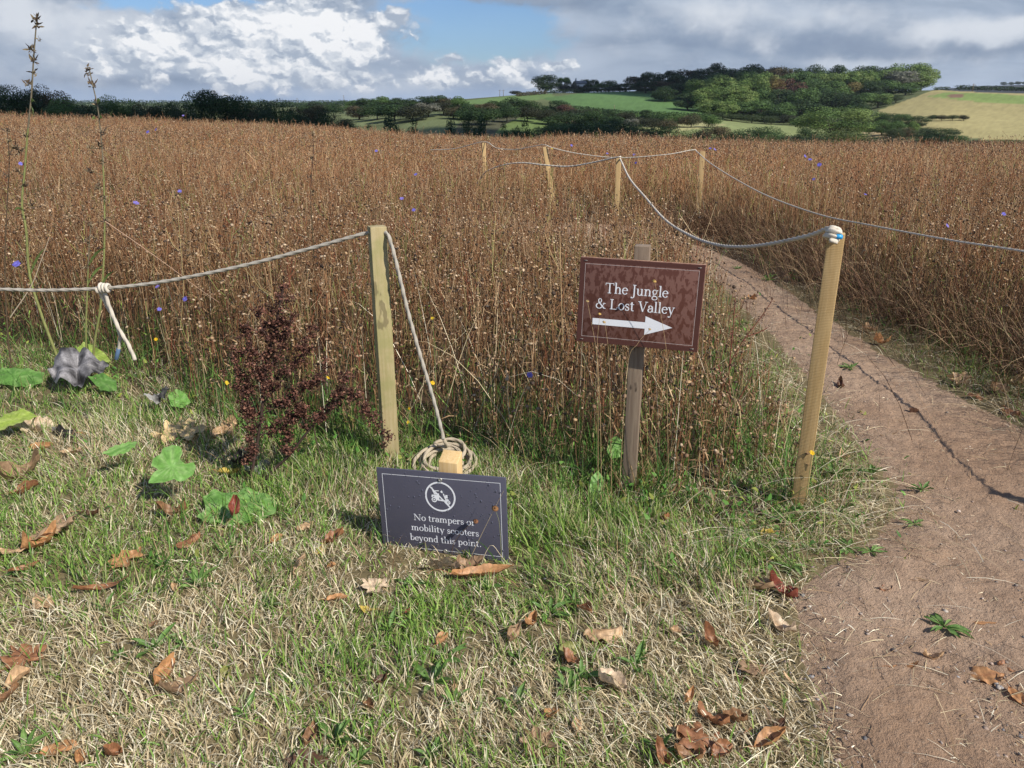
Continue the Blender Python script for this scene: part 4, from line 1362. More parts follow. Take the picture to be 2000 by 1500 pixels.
# ------------------------------------------------------------------ the slate grey notice
def grey_sign():
    x, y, z = -.2522, 2.45, .1541
    w, h = .4859, .3352
    yaw, pit, rol = -.248, -.03, -.0376
    root = empty("notice_sign", (x, y, Hs(x, y)))
    tag(root, "slate grey notice low in the grass forbidding mobility scooters, beaded with rain", "sign")
    m, n, b, out = material("slate_grey_plastic")
    tc = n.new('ShaderNodeTexCoord').outputs['Object']
    c = n.mix(n.noise(tc, 14, 4), rgb(.072, .070, .098), rgb(.092, .089, .122))
    c = n.mix(n.ramp(n.noise(tc, 210, 3, .7), .62, .74, 0, .35), c, rgb(.15, .15, .19))
    n.put(b.inputs['Base Color'], c)
    b.inputs['Roughness'].default_value = .42
    V, F = box_vf(w, .006, h, .0012)
    V[:, 2] -= h / 2; V[:, 1] += .003
    me = make_mesh("board", V, F, None, [m])
    bd = obj("board", me, root, Vector((x, y, z)) - root.location)
    set_rot(bd, yaw, pit, rol)
    # stake behind
    V, F = box_vf(.072, .058, .362 + .1, .003)
    V[:, 2] -= .1
    k = V[:, 2] > .3
    V[k, 2] += .012 * (V[k, 1] / .03)
    st = obj("stake", make_mesh("stake", V, F, None, [M_STAKE]), root, (.030, .062, 0))
    st.rotation_euler = (0, 0, -.26)
    mb = MB()
    frame_lines(mb, w / 2 - .0205, h / 2 - .0215, .0018, -.0003, (.75, .75, .8))
    mb.build("border_line", M_WHITE, bd)
    t = MB()
    for s, bz in (("No trampers or", -.0305), ("mobility scooters", -.0725), ("beyond this point.", -.1140)):
        text_vf(t, s, .0385, .0065, bz, -.0004, (.8, .8, .8), 1.0)
    t.build("lettering", M_WHITE, bd)
    # pictogram: a scooter struck through, in a ring
    g = MB()
    cx, cz = -.003, .073
    a = np.linspace(0, 2 * math.pi, 61)
    ring = [(cx + .0545 * math.cos(q), cz + .0555 * math.sin(q)) for q in a]
    V2, F2 = stroke_poly(ring, [.0062] * 61)
    put = lambda V2, F2, k: g.add(np.stack([V2[:, 0], np.full(len(V2), -.0004 - k * .00003), V2[:, 1]], -1), [F2], (.8, .8, .8))
    put(V2, F2, 0)
    g.build("ring", M_WHITE, bd)
    g = MB()
    V2, F2 = stroke_poly([(cx - .036, cz + .036), (cx + .036, cz - .040)], [.0052, .0052]); put(V2, F2, 2)
    g.build("slash", M_WHITE, bd)
    g = MB()
    def wheel(wx, wz, r, k):
        p = [(cx + wx + r * math.cos(q), cz + wz + r * math.sin(q)) for q in a[::4]]
        V2, F2 = stroke_poly(p, [.0042] * len(p)); put(V2, F2, k)
        plate(g, [(cx + wx + r * .38 * math.cos(q), cz + wz + r * .38 * math.sin(q)) for q in a[:-1:6]], -.0005, (.8, .8, .8))
    wheel(-.0235, -.0135, .0082, 3); wheel(.0290, -.0205, .0062, 3)
    for k, (pp) in enumerate([[(-.034, -.004), (-.032, .006), (-.008, .006), (-.004, -.003), (-.004, -.014), (-.013, -.014), (-.016, -.006), (-.026, -.003)],      # motor cover
                              [(-.012, -.0155), (.024, -.0185), (.024, -.0135), (-.006, -.0105)],                                                              # deck
                              [(-.024, .0075), (-.004, .0075), (-.004, .0125), (-.024, .0125)],                                                                  # seat
                              [(-.034, .036), (-.028, .034), (-.019, .0130), (-.025, .0130)],                                                                    # seat back
                              [(-.019, .024), (-.004, .0245), (-.004, .0215), (-.018, .0205)],                                                                  # armrest
                              [(.019, -.013), (.024, -.013), (.0125, .019), (.008, .019)],                                                                      # steering column
                              [(.001, .020), (.007, .0265), (.011, .019), (.006, .0145)],                                                                       # handlebar
                              [(.018, -.004), (.028, -.004), (.028, .009), (.020, .009)],                                                                       # front shield
                              [(.0215, -.0135), (.036, -.0150), (.034, -.009), (.024, -.006)]]):                                                                 # mudguard
        plate(g, [(cx + q[0], cz + q[1]) for q in pp], -.0004 - .00004 * (k + 4), (.8, .8, .8))
    g.build("scooter_pictogram", M_WHITE, bd)
    screw("screw", .001, h / 2 - .0275, -.0006, bd, .0075); screw("screw", .004, -h / 2 + .0215, -.0006, bd, .0075)
    # rain beads
    rd = MB()
    nd = 330
    X = (rng.random(nd) - .5) * (w - .03); Z = (rng.random(nd) - .5) * (h - .03) + .01
    Z = np.where(rng.random(nd) < .4, np.abs(Z) * .9, Z)
    r = .0010 + .0030 * rng.random(nd) ** 3.5
    th = np.arange(8) * 2 * math.pi / 8
    V = []
    for rr, yy in ((1.0, 0.0), (.82, -.32), (.45, -.52)):
        V.append(np.stack([X[:, None] + r[:, None] * rr * .85 * np.cos(th), np.broadcast_to(yy * r[:, None], (nd, 8)), Z[:, None] + r[:, None] * rr * 1.2 * np.sin(th) - r[:, None] * (.25 if rr < 1 else 0)], -1))
    V = np.stack(V, 1).reshape(-1, 3)
    i = np.arange(nd)[:, None] * 24
    j = np.arange(8)[None]; j2 = (j + 1) % 8
    F = [np.stack([i + j, i + j2, i + 8 + j2, i + 8 + j], -1).reshape(-1, 4), np.stack([i + 8 + j, i + 8 + j2, i + 16 + j2, i + 16 + j], -1).reshape(-1, 4), (i + 16 + j)]
    mr, nn, bb, oo = material("rain_bead")
    bb.inputs['Base Color'].default_value = rgb(.085, .085, .115); bb.inputs['Roughness'].default_value = .04; bb.inputs['Specular IOR Level'].default_value = .6
    rd.add(V, F)
    o = rd.build("raindrops", mr, bd, smooth=True)
    o['kind'] = 'stuff'


brown_sign()
grey_sign()


# ------------------------------------------------------------------ trees
def tree_mesh(seed, style, nleaf, leaf, cols):
    """crown and trunk meshes of a tree 1 m high and about 1 m wide (scaled when placed). style: dome, tall, flat, open, pine, bush"""
    g = np.random.default_rng(seed)
    lob = []
    if style == 'bush':
        for i in range(11):
            a = g.random() * 6.28; r = .30 * math.sqrt(g.random())
            lob.append((r * math.cos(a), r * math.sin(a), .28 + .30 * g.random() * (1 - r), .24 + .10 * g.random()))
    elif style == 'flat':
        for i in range(13):
            a = g.random() * 6.28; r = .42 * math.sqrt(g.random())
            lob.append((r * math.cos(a) - .05, r * math.sin(a), .80 + .10 * g.random() - .2 * (r > .3) * g.random(), .13 + .07 * g.random()))
        for i in range(9):
            a = g.random() * 6.28; r = .32 * math.sqrt(g.random())
            lob.append((.22 + r * math.cos(a) * .8, r * math.sin(a), .28 + .36 * g.random(), .17 + .07 * g.random()))
    elif style == 'pine':
        for i in range(12):
            z = .12 + .80 * (i / 12); r = .36 * (1 - z) + .03
            for q in range(3):
                a = g.random() * 6.28
                lob.append((r * .62 * math.cos(a), r * .62 * math.sin(a), z + .03 * g.normal(), r * .55 + .03))
    else:
        zc, hz, rx = {'dome': (.53, .42, .40), 'tall': (.52, .44, .34), 'open': (.60, .36, .40)}[style]
        nl = {'dome': 30, 'tall': 28, 'open': 17}[style]
        for i in range(nl):
            d = g.normal(0, 1, 3); d /= np.linalg.norm(d)
            r = .62 + .25 * g.random()
            lob.append((d[0] * rx * r, d[1] * rx * r, zc + d[2] * hz * r, .12 + .10 * g.random()))
    lob = np.array(lob)
    w = lob[:, 3] ** 2; w /= w.sum()
    li = g.choice(len(lob), nleaf, p=w)
    d = g.normal(0, 1, (nleaf, 3)); d = norm(d); d[:, 2] = np.where(d[:, 2] < -.3, d[:, 2] * .5, d[:, 2]); d = norm(d)
    rr = lob[li, 3] * (0.55 + .5 * g.random(nleaf) ** .5)
    if style == 'open': rr = rr * (0.7 + .6 * g.random(nleaf))
    c = lob[li, :3] + d * rr[:, None] * np.array([1, 1, .82])
    nrm = norm(d + g.normal(0, .55, (nleaf, 3)) + np.array([0, 0, .35]))
    u, v = perp(nrm)
    a = g.random(nleaf) * 6.28
    u2 = u * np.cos(a)[:, None] + v * np.sin(a)[:, None]; v2 = np.cross(nrm, u2)
    s = leaf * (.6 + .8 * g.random(nleaf))[:, None]
    e = 1.0
    mx = np.percentile(np.abs(c[:, :2]), 99.3); mz = np.percentile(c[:, 2], 99.6)
    if style != 'flat':
        c = c * np.array([.5 / mx, .5 / mx, .985 / mz])
    else:
        c[:, 0] -= np.percentile(c[:, 0], 50) * 0; c = c * np.array([.5 / mx, .5 / mx, .985 / mz])
    V = np.stack([c - u2 * s, c + v2 * s * .62 + nrm * s * .15, c + u2 * s * e, c - v2 * s * .62 + nrm * s * .15], 1).reshape(-1, 3)
    F = (np.arange(nleaf)[:, None] * 4 + np.arange(4)[None])
    cc = np.array(cols)[g.integers(0, len(cols), len(lob))][li] * (1 + g.normal(0, .20, (nleaf, 1))).clip(.5, 1.6)
    crown = make_mesh("crown", V, [F], np.repeat(cc, 4, 0), [M_TREE])
    # trunk and limbs
    tr = MB()
    top = .55 if style != 'pine' else .9
    tw = {'bush': .018, 'pine': .016}.get(style, .026)
    P = np.array([[[0, 0, -.05], [.006, .004, .15], [-.008, .006, .3], [.004, -.01, top]]])
    V, F = tubes(P, np.array([[tw * 1.3, tw, tw * .8, tw * .5]]), 7)
    tr.add(V, F, (.11, .085, .06))
    for i in range(0, len(lob), 2):
        s0 = np.array([0, 0, .18 + .22 * g.random()]); e0 = lob[i, :3]
        P = bend(s0[None], e0[None], 4, np.array([.03]))
        V, F = tubes(P, np.array([[tw * .5, tw * .38, tw * .25, tw * .1]]), 5)
        tr.add(V, F, (.13, .105, .08))
    trunk = tr.mesh("trunk", [M_BARK])
    return crown, trunk


DK = [(0.027, 0.053, 0.018), (0.037, 0.069, 0.022), (0.050, 0.083, 0.027), (0.033, 0.056, 0.025)]
MD = [(0.060, 0.108, 0.030), (0.083, 0.143, 0.039), (0.105, 0.173, 0.048), (0.072, 0.120, 0.042)]
LT = [(0.116, 0.181, 0.046), (0.152, 0.225, 0.058), (0.094, 0.152, 0.043), (0.181, 0.239, 0.070)]  # brightest leaves; for trees of the wood, sunlight is put into this colour
BR = [(0.101, 0.081, 0.041), (0.081, 0.070, 0.038), (0.121, 0.088, 0.043), (0.068, 0.074, 0.035)]
CU = [(0.098, 0.048, 0.036), (0.077, 0.039, 0.034), (0.119, 0.063, 0.042)]
OR = [(0.182, 0.147, 0.049), (0.154, 0.140, 0.045), (0.210, 0.154, 0.056)]
GY = [(0.168, 0.168, 0.126), (0.140, 0.147, 0.112), (0.196, 0.189, 0.147)]
YL = [(0.147, 0.161, 0.042), (0.119, 0.140, 0.039), (0.084, 0.119, 0.036)]
TREE_KINDS = {
    'dk': [('dome', DK), ('dome', DK), ('tall', DK)], 'md': [('dome', MD), ('tall', MD), ('dome', MD)], 'lt': [('dome', LT), ('tall', LT)],
    'br': [('dome', BR)], 'cu': [('dome', CU)], 'or': [('dome', OR)], 'gy': [('open', GY)], 'flat': [('flat', DK)], 'pine': [('pine', DK), ('pine', [(.018, .05, .022), (.025, .06, .026)])],
    'bdk': [('bush', DK), ('bush', [(.035, .040, .020), (.045, .048, .024)])], 'bmd': [('bush', MD), ('bush', [(.06, .085, .03), (.05, .07, .028)])], 'byl': [('bush', YL)], 'bbr': [('bush', BR)], 'blt': [('bush', LT)], 'open': [('open', MD)]}
_cache = {}


def tree_proto(kind, q, near):
    key = (kind, q % len(TREE_KINDS[kind]), near)
    if key not in _cache:
        style, cols = TREE_KINDS[kind][key[1]]
        nl, lf = ((20000, .0115) if near == 2 else (15000, .0130) if near == 1 else (7000, .022))
        if style in ('bush', 'pine'): nl = int(nl * .8)
        _cache[key] = tree_mesh(hash((kind, key[1])) % 1000 if False else sum(map(ord, kind)) * 7 + key[1], style, nl, lf, cols)
    return _cache[key]


def find_y(px, py):
    ys = np.linspace(60, 620, 1400)
    u = (px - 1000) / FPX / (SP * (750 - py) / FPX + CP)
    gy = proj(u * ys, ys, H(u * ys, ys))[1]
    k = np.nonzero(gy <= py)[0]
    return float(ys[k[0]]) if len(k) else 300.0


PHRASE = {'dk': "dark green rounded tree", 'md': "mid green rounded tree", 'lt': "leafy tree in sunlit bright green", 'br': "brownish rounded tree", 'cu': "copper brown tree", 'or': "yellowing tree",
          'gy': "pale half-bare tree", 'flat': "flat-topped wind-bent tree", 'pine': "dark young pine", 'bdk': "dark low bush", 'bmd': "green bush", 'byl': "yellow-green bush", 'bbr': "brown bush", 'blt': "bright green bush", 'open': "thin see-through tree"}
ORD = "first second third fourth fifth sixth seventh eighth ninth tenth eleventh twelfth thirteenth fourteenth fifteenth sixteenth seventeenth eighteenth nineteenth twentieth".split()
ORD += ["twenty-" + o for o in ORD[:9]] + ["thirtieth"] + ["thirty-" + o for o in ORD[:9]]
_nt = [0]


def place_tree(px, y, top, wpx, kind, label, group, near=0, lift=0.0):
    """a tree standing at distance y, its top and width given by where they show in the photograph"""
    _nt[0] += 1
    q = _nt[0]
    if y < 0: y = find_y(px, -y)
    zt = float(at(px, top, y)[2])
    for _ in range(2):
        x = at(px, top, y)[0]
    zb = Hs(x, y)
    h = max(zt - zb, .8)
    w = wpx / FPX * y * 1.064
    crown, trunk = tree_proto(kind, q, near)
    style = TREE_KINDS[kind][0][0]
    name = 'bush' if style == 'bush' else 'pine_tree' if style == 'pine' else 'tree'
    t = obj(name, trunk, None, (x, y, zb))
    t.scale = (w * 1.02, w * .96, h)
    t.rotation_euler = (0, 0, (q * 2.4) % 6.28 if style != 'flat' else 0)
    c = obj('crown', crown, t)
    return tag(t, label, 'bush' if style == 'bush' else 'tree', group)


def tree_row(rows, y, where, group, near=0):
    rows = sorted(rows, key=lambda r: r[0])
    for i, r in enumerate(rows):
        px, top, w, kind = r[:4]
        yy = r[4] if len(r) > 4 else y * (1 + .02 * math.sin(px * 1.7))
        lab = r[5] if len(r) > 5 else f"{PHRASE[kind]}, {ORD[i]} from the left {where}"
        place_tree(px, yy, top, w, kind, lab, group, near)


# the dark tree line beyond the left of the meadow
tree_row([(-160, 160, 150, 'dk', 95), (-60, 172, 130, 'dk', 95), (8, 164, 105, 'dk', 92), (55, 182, 80, 'dk', 98), (92, 169, 88, 'br', 96), (130, 192, 110, 'md', 90), (172, 205, 80, 'dk', 88), (203, 188, 74, 'md', 92),
          (243, 196, 92, 'md', 94), (285, 202, 74, 'br', 93), (322, 199, 66, 'dk', 92), (357, 205, 58, 'gy', 94, "pale grey half bare tree in the tree line before the flat-topped tree"),
          (421, 176, 104, 'flat', 88, "flat-topped wind-bent tree leaning out of the tree line"), (468, 206, 78, 'br', 93), (502, 196, 70, 'dk', 96), (545, 197, 90, 'dk', 92), (596, 203, 84, 'br', 94), (636, 214, 74, 'dk', 90), (664, 226, 54, 'br', 86),
          (340, 214, 60, 'dk', 84), (395, 210, 60, 'dk', 86), (265, 214, 60, 'dk', 84), (520, 214, 70, 'dk', 84), (575, 220, 70, 'dk', 83), (690, 238, 40, 'bmd', 85)],
         92, "in the left tree line", "trees in the line behind the left meadow", 2)
# young pines just over the crest
tree_row([(762, 224, 66, 'pine'), (806, 236, 56, 'pine'), (722, 244, 44, 'pine'), (880, 232, 46, 'pine'), (912, 222, 62, 'pine'), (938, 226, 54, 'pine'), (985, 242, 50, 'pine'), (1030, 238, 62, 'pine'), (1008, 249, 40, 'pine')],
         74, "in the row over the meadow crest", "young pines over the crest", 1)
# trees on the valley floor
VG = "trees on the valley floor behind the meadow"
tree_row([(1118, 214, 96, 'dk', 215), (1165, 216, 70, 'dk', 212), (1105, 242, 84, 'md', 165), (1155, 238, 112, 'dk', 160), (1207, 232, 84, 'dk', 168), (1250, 244, 72, 'dk', 160), (1292, 246, 84, 'dk', 158), (1338, 252, 74, 'byl', 155), (1395, 243, 66, 'br', 168), (1368, 254, 50, 'bdk', 150), (1432, 256, 60, 'bdk', 155),
          (1478, 247, 86, 'dk', 165), (1520, 255, 60, 'bmd', 155), (1576, 250, 46, 'dk', 175), (1640, 250, 120, 'byl', 165, "yellow-green spreading bush in front of the large rounded valley tree"),
          (1632, 208, 132, 'lt', 205, "large pale green rounded tree standing alone on the valley floor"), (1700, 266, 60, 'bdk', 150), (1755, 264, 70, 'bdk', 150), (1060, 246, 60, 'dk', 160), (1010, 250, 70, 'dk', 165), (1268, 256, 60, 'bdk', 145), (1410, 264, 60, 'bdk', 140), (1545, 264, 60, 'bdk', 140), (1180, 258, 80, 'bdk', 140),
          (1600, 262, 70, 'dk', 160), (1320, 262, 60, 'bdk', 142), (1230, 262, 60, 'bdk', 143), (1450, 268, 70, 'bdk', 140), (1500, 266, 60, 'bbr', 141)],
         160, "along the valley floor", VG, 1)
# wooded hedge running across the middle slope
tree_row([(690, 196, 40, 'md', -220), (716, 192, 44, 'dk', -219), (745, 188, 40, 'md', -212), (772, 191, 38, 'dk', -214), (800, 192, 40, 'dk', -216), (826, 188, 42, 'dk', -214), (852, 186, 44, 'dk', -213), (870, 191, 30, 'br', -213), (700, 206, 46, 'br', -234), (735, 203, 66, 'bdk', -234), (770, 204, 74, 'bdk', -236), (805, 205, 74, 'bdk', -237),
          (836, 201, 46, 'gy', -229), (866, 200, 56, 'bdk', -224), (896, 188, 36, 'md', -227), (650, 203, 40, 'bdk', -227), (625, 204, 40, 'bdk', -228), (600, 204, 40, 'bdk', -228)],
         400, "on the wooded bank of the valley", "trees on the wooded bank", 0)
tree_row([(915, 203, 50, 'dk', -234), (945, 201, 50, 'br', -232), (975, 197, 52, 'dk', -229), (1002, 190, 54, 'dk', -223), (1030, 196, 46, 'dk', -224), (1058, 206, 46, 'dk', -234), (1085, 196, 46, 'dk', -224), (1107, 204, 40, 'cu', -228), (1130, 213, 36, 'bdk', -235), (1155, 212, 36, 'bdk', -234),
          (1190, 213, 36, 'dk', -235), (1222, 218, 36, 'bdk', -240), (1264, 214, 26, 'dk', -236), (1290, 223, 40, 'bdk', -247), (1320, 224, 40, 'bmd', -248), (1352, 222, 44, 'bbr', -249), (1385, 222, 44, 'bmd', -249), (1070, 213, 50, 'bdk', -244), (1030, 207, 50, 'bdk', -238), (990, 208, 50, 'bdk', -239), (950, 211, 54, 'bdk', -244), (915, 214, 50, 'bdk', -245),
          (1245, 227, 40, 'bdk', -251), (1275, 230, 40, 'bdk', -254), (1310, 231, 44, 'bbr', -258), (1232, 232, 30, 'gy', -254), (885, 208, 40, 'br', -232), (1100, 219, 40, 'bdk', -243), (1135, 221, 40, 'bdk', -245), (1165, 223, 40, 'bdk', -247), (1200, 226, 40, 'bdk', -250)],
         310, "on the hedge bank below green field", "trees of the hedge bank below the green field", 0)
# skyline trees round the house
tree_row([(1008, 177, 26, 'bdk', 500, "small dark dome-shaped bush on the skyline field"), (1065, 146, 44, 'dk', 480, "big dark lone tree on the skyline left of the house"), (1100, 151, 27, 'open', 485, "thin see-through tree just left of the house"), (1122, 159, 12, 'gy', 470), (1142, 155, 24, 'dk', 495), (1136, 168, 22, 'bdk', 466), (1148, 163, 16, 'dk', 468), (1161, 155, 18, 'dk', 490), (1190, 157, 40, 'md', 480), (1168, 164, 30, 'md', 482),
          (1105, 166, 40, 'bdk', 470), (1150, 170, 40, 'bdk', 466), (1190, 170, 44, 'bdk', 464), (1075, 180, 20, 'bdk', 470)],
         480, "on the skyline round the white house", "skyline trees round the house", 0)
# the hillside wood, row by row
WG = "trees of the hillside wood"
tree_row([(1222, 163, 44, 'dk'), (1246, 149, 46, 'br'), (1274, 141, 48, 'dk'), (1308, 138, 48, 'dk'), (1342, 136, 48, 'br'), (1374, 134, 44, 'dk'), (1396, 123, 42, 'dk'), (1424, 133, 46, 'md'), (1452, 131, 46, 'dk'), (1472, 125, 40, 'dk'), (1502, 131, 50, 'br'), (1532, 130, 44, 'br'), (1560, 133, 40, 'dk'), (1594, 126, 46, 'dk'), (1644, 127, 46, 'dk'),
          (1668, 140, 44, 'md'), (1706, 128, 64, 'dk'), (1752, 132, 60, 'lt'), (1775, 123, 70, 'lt'), (1806, 130, 58, 'lt'), (1621, 139, 44, 'md')], 470, "in the wood's top row", WG, 0)
tree_row([(1262, 160, 50, 'dk'), (1295, 158, 48, 'br'), (1328, 147, 52, 'dk'), (1362, 145, 52, 'dk'), (1398, 142, 54, 'md'), (1432, 141, 50, 'dk'), (1466, 138, 52, 'md'), (1500, 141, 50, 'lt'), (1543, 143, 54, 'md'), (1580, 140, 50, 'md'), (1615, 142, 52, 'lt'), (1655, 139, 56, 'lt'), (1692, 137, 56, 'lt'), (1728, 137, 58, 'lt'), (1762, 138, 66, 'gy'), (1795, 141, 56, 'lt')], 435, "in the wood's second row", WG, 0)
tree_row([(1300, 168, 50, 'dk'), (1335, 163, 52, 'dk'), (1370, 154, 56, 'lt'), (1405, 146, 58, 'lt'), (1445, 156, 54, 'lt'), (1482, 146, 50, 'lt'), (1513, 148, 40, 'or', 395, "yellow-orange tree beside the copper tree in the wood"), (1546, 153, 54, 'cu', 392, "copper brown tree in the middle of the hillside wood"), (1590, 154, 52, 'md'), (1630, 158, 60, 'md'), (1668, 161, 52, 'or'), (1702, 158, 50, 'dk'), (1738, 156, 52, 'md'), (1772, 162, 50, 'md')], 395, "in the wood's third row", WG, 0)  # left trees take the bright leaves to look sunlit
tree_row([(1345, 182, 48, 'dk'), (1378, 172, 54, 'lt'), (1415, 166, 58, 'lt'), (1455, 172, 54, 'lt'), (1490, 174, 52, 'md'), (1528, 174, 54, 'dk'), (1570, 172, 58, 'md'), (1612, 172, 58, 'dk'), (1650, 179, 52, 'dk'), (1688, 181, 48, 'md'), (1718, 182, 44, 'lt'), (1752, 184, 34, 'bmd')], 352, "in the wood's fourth row", WG, 0)
tree_row([(1382, 201, 44, 'lt'), (1415, 196, 50, 'lt'), (1450, 199, 54, 'md'), (1490, 196, 58, 'md'), (1530, 200, 54, 'md'), (1565, 194, 58, 'dk'), (1600, 202, 50, 'dk'), (1682, 202, 42, 'dk'), (1392, 219, 40, 'bmd', 308), (1430, 222, 44, 'bmd', 305), (1470, 224, 44, 'bmd', 302), (1508, 226, 44, 'bmd', 300), (1545, 224, 40, 'bdk', 300), (1580, 226, 40, 'bdk', 300)], 318, "in the wood's front row", WG, 0)
# bushes running down the edge of the tan field
tree_row([(1702, 222, 34, 'gy', -250), (1720, 217, 36, 'bmd', -248), (1740, 221, 38, 'dk', -250), (1764, 222, 38, 'md', -252), (1790, 226, 46, 'dk', -252), (1726, 234, 46, 'md', -264), (1752, 238, 46, 'md', -268), (1786, 236, 22, 'lt', -262), (1772, 248, 36, 'bbr', -272), (1812, 248, 58, 'dk', -276), (1845, 250, 54, 'dk', -279), (1875, 264, 50, 'bmd', -281), (1745, 250, 44, 'bmd', -275), (1915, 274, 50, 'bdk', -283), (1965, 272, 60, 'bmd', -283), (2010, 274, 60, 'bdk', -283), (1700, 240, 36, 'md', -262), (1830, 266, 50, 'bdk', -281)],
         240, "along the tan field's edge", "bushes down the edge of the tan field", 1)
tree_row([(1822, 224, 21, 'bdk', -236), (1841, 224, 21, 'bdk', -236), (1862, 224, 21, 'bdk', -236), (1884, 224, 23, 'bdk', -236)], 267, "of the four clipped bushes in the tan field", "four bushes in the tan field", 1)
tree_row([(1962, 160, 12, 'dk', 1500), (1976, 160, 12, 'dk', 1500), (1990, 159, 12, 'dk', 1500), (2004, 159, 12, 'dk', 1500)], 1500, "of the tiny far-ridge trees", "tiny trees on the far ridge", 0)
# hedges: each one running hedge
def hedge(pts, hgt, wid, cols, label):
    b = MB()
    P = spline([(x, y, Hs(x, y)) for x, y in pts], wid * .35)
    n = len(P)
    P[:, 2] = H(P[:, 0], P[:, 1])
    k = 55
    c = np.repeat(P[:, None], k, 1) + rng.normal(0, 1, (n, k, 3)) * np.array([wid * .33, wid * .33, 0])
    c[..., 2] += hgt * (.1 + .9 * rng.random((n, k))) * (0.75 + .4 * rng.random((n, 1)))
    c = c.reshape(-1, 3); m = len(c)
    nr = norm(rng.normal(0, 1, (m, 3)) + np.array([0, -.2, .4])); u, v = perp(nr)
    s = (hgt * .13 * (.6 + .8 * rng.random(m)))[:, None]
    V = np.stack([c - u * s, c + v * s * .7, c + u * s, c - v * s * .7], 1).reshape(-1, 3)
    cc = pick(cols, m, .2)
    b.add(V, np.arange(m)[:, None] * 4 + np.arange(4)[None], np.repeat(cc, 4, 0))
    tag(b.build("hedge", M_TREE), label, "hedge", "hedges between the far fields")


def at2(px, py, y): return tuple(at(px, py, y)[:2])


hedge([at2(1868, 176, 425), at2(1935, 180, 422), at2(2080, 190, 420)], 2.2, 2.5, DK, "dark trimmed hedge along the top of the tan field")
hedge([at2(1825, 178, 430), at2(1852, 178, 430)], 1.8, 2.2, DK, "short dark hedge by the gap at the top corner of the tan field")
hedge([at2(1072, 190, 458), at2(1150, 181, 462), at2(1225, 178, 462)], 2.0, 2.5, DK, "dark hedge along the top of the bright green field")
hedge([at2(1010, 196, 430), at2(1066, 188, 445)], 1.8, 2, BR, "brown hedge climbing to the lone skyline tree")
hedge([at2(1125, 224, 300), at2(1240, 232, 296), at2(1370, 232, 292)], 2.0, 2.5, MD, "green hedge along the foot of the bright green field")
hedge([at2(1380, 224, 312), at2(1240, 226, 318), at2(1120, 212, 330)], 1.4, 2, DK, "thin dark hedge at the lower edge of the bright green field")
hedge([at2(-50, 207, 700), at2(300, 207, 690), at2(700, 205, 700)], 4, 6, DK, "long dark hedge across the plain behind the tree line")
hedge([at2(-50, 203, 1400), at2(300, 203, 1350), at2(900, 203, 1400)], 6, 10, DK, "far thin hedge near the flat horizon")
hedge([at2(540, 207, 760), at2(660, 206, 720), at2(790, 206, 720)], 4, 6, DK, "dark hedge above the olive field left of the bank")

# unseen cloud added overhead to the right, shaped to shade parts of the valley
def build_shade_cloud():
    import bmesh
    bm = bmesh.new(); bmesh.ops.create_icosphere(bm, subdivisions=2, radius=1.0)
    iv = np.array([v.co[:] for v in bm.verts]); jf = np.array([[v.index for v in f.verts] for f in bm.faces]); bm.free()
    zc = 620.0
    sh = np.array([SUN.x, SUN.y]) * zc / SUN.z
    X_, Y_, R_ = [], [], []
    for poly in ([(-140, 66), (-30, 66), (10, 70), (13, 110), (24, 160), (26, 190), (-10, 200), (-60, 170), (-170, 180)],
                 [(48, 432), (78, 396), (100, 432), (118, 500), (104, 560), (30, 560), (18, 480)]):
        gx_, gy_ = np.meshgrid(np.arange(-200, 160, 20.0), np.arange(50, 590, 20.0))
        x = gx_.ravel() + rng.normal(0, 5, gx_.size); y = gy_.ravel() + rng.normal(0, 5, gx_.size)
        d = dist_poly(x, y, poly)
        k = in_poly(x, y, poly) & (d > 6)
        x, y, d = x[k], y[k], d[k]
        rx, ry = [], []
        for i in range(len(poly)):
            a_, b_ = np.array(poly[i], float), np.array(poly[(i + 1) % len(poly)], float)
            for t_ in np.arange(0, 1, 11 / max(11, np.linalg.norm(b_ - a_))):
                p_ = a_ + (b_ - a_) * t_; rx.append(p_[0]); ry.append(p_[1])
        X_ += [x, np.array(rx)]; Y_ += [y, np.array(ry)]; R_ += [np.minimum(d, 20) * .8 + 6, np.full(len(rx), 8.0)]
    x = np.concatenate(X_); y = np.concatenate(Y_); r = np.concatenate(R_)
    r = r * (.85 + .3 * rng.random(len(x)))
    n_ = len(x)
    c_ = np.stack([x + sh[0], y + sh[1], zc + rng.normal(0, 8, n_)], -1)
    V = c_[:, None] + iv[None] * (r[:, None, None] * np.array([1, 1, .8]))
    F = (jf[None] + np.arange(n_)[:, None, None] * len(iv)).reshape(-1, 3)
    m, n, b, out = material("shade_cloud")
    b.inputs['Base Color'].default_value = rgb(.85, .86, .88); b.inputs['Roughness'].default_value = 1.0; b.inputs['Specular IOR Level'].default_value = 0
    tag(obj("cloud", make_mesh("cloud", V.reshape(-1, 3), [F], None, [m], None, True)), kind='structure')  # unseen cloud mesh, its outline drawn from the shade it casts


build_shade_cloud()

# house on the skyline, poles
def part_box(name, size, loc, mat, parent, bev=.0):
    V, F = box_vf(*size, bev)
    return obj(name, make_mesh(name, V, F, None, [mat]), parent, loc)


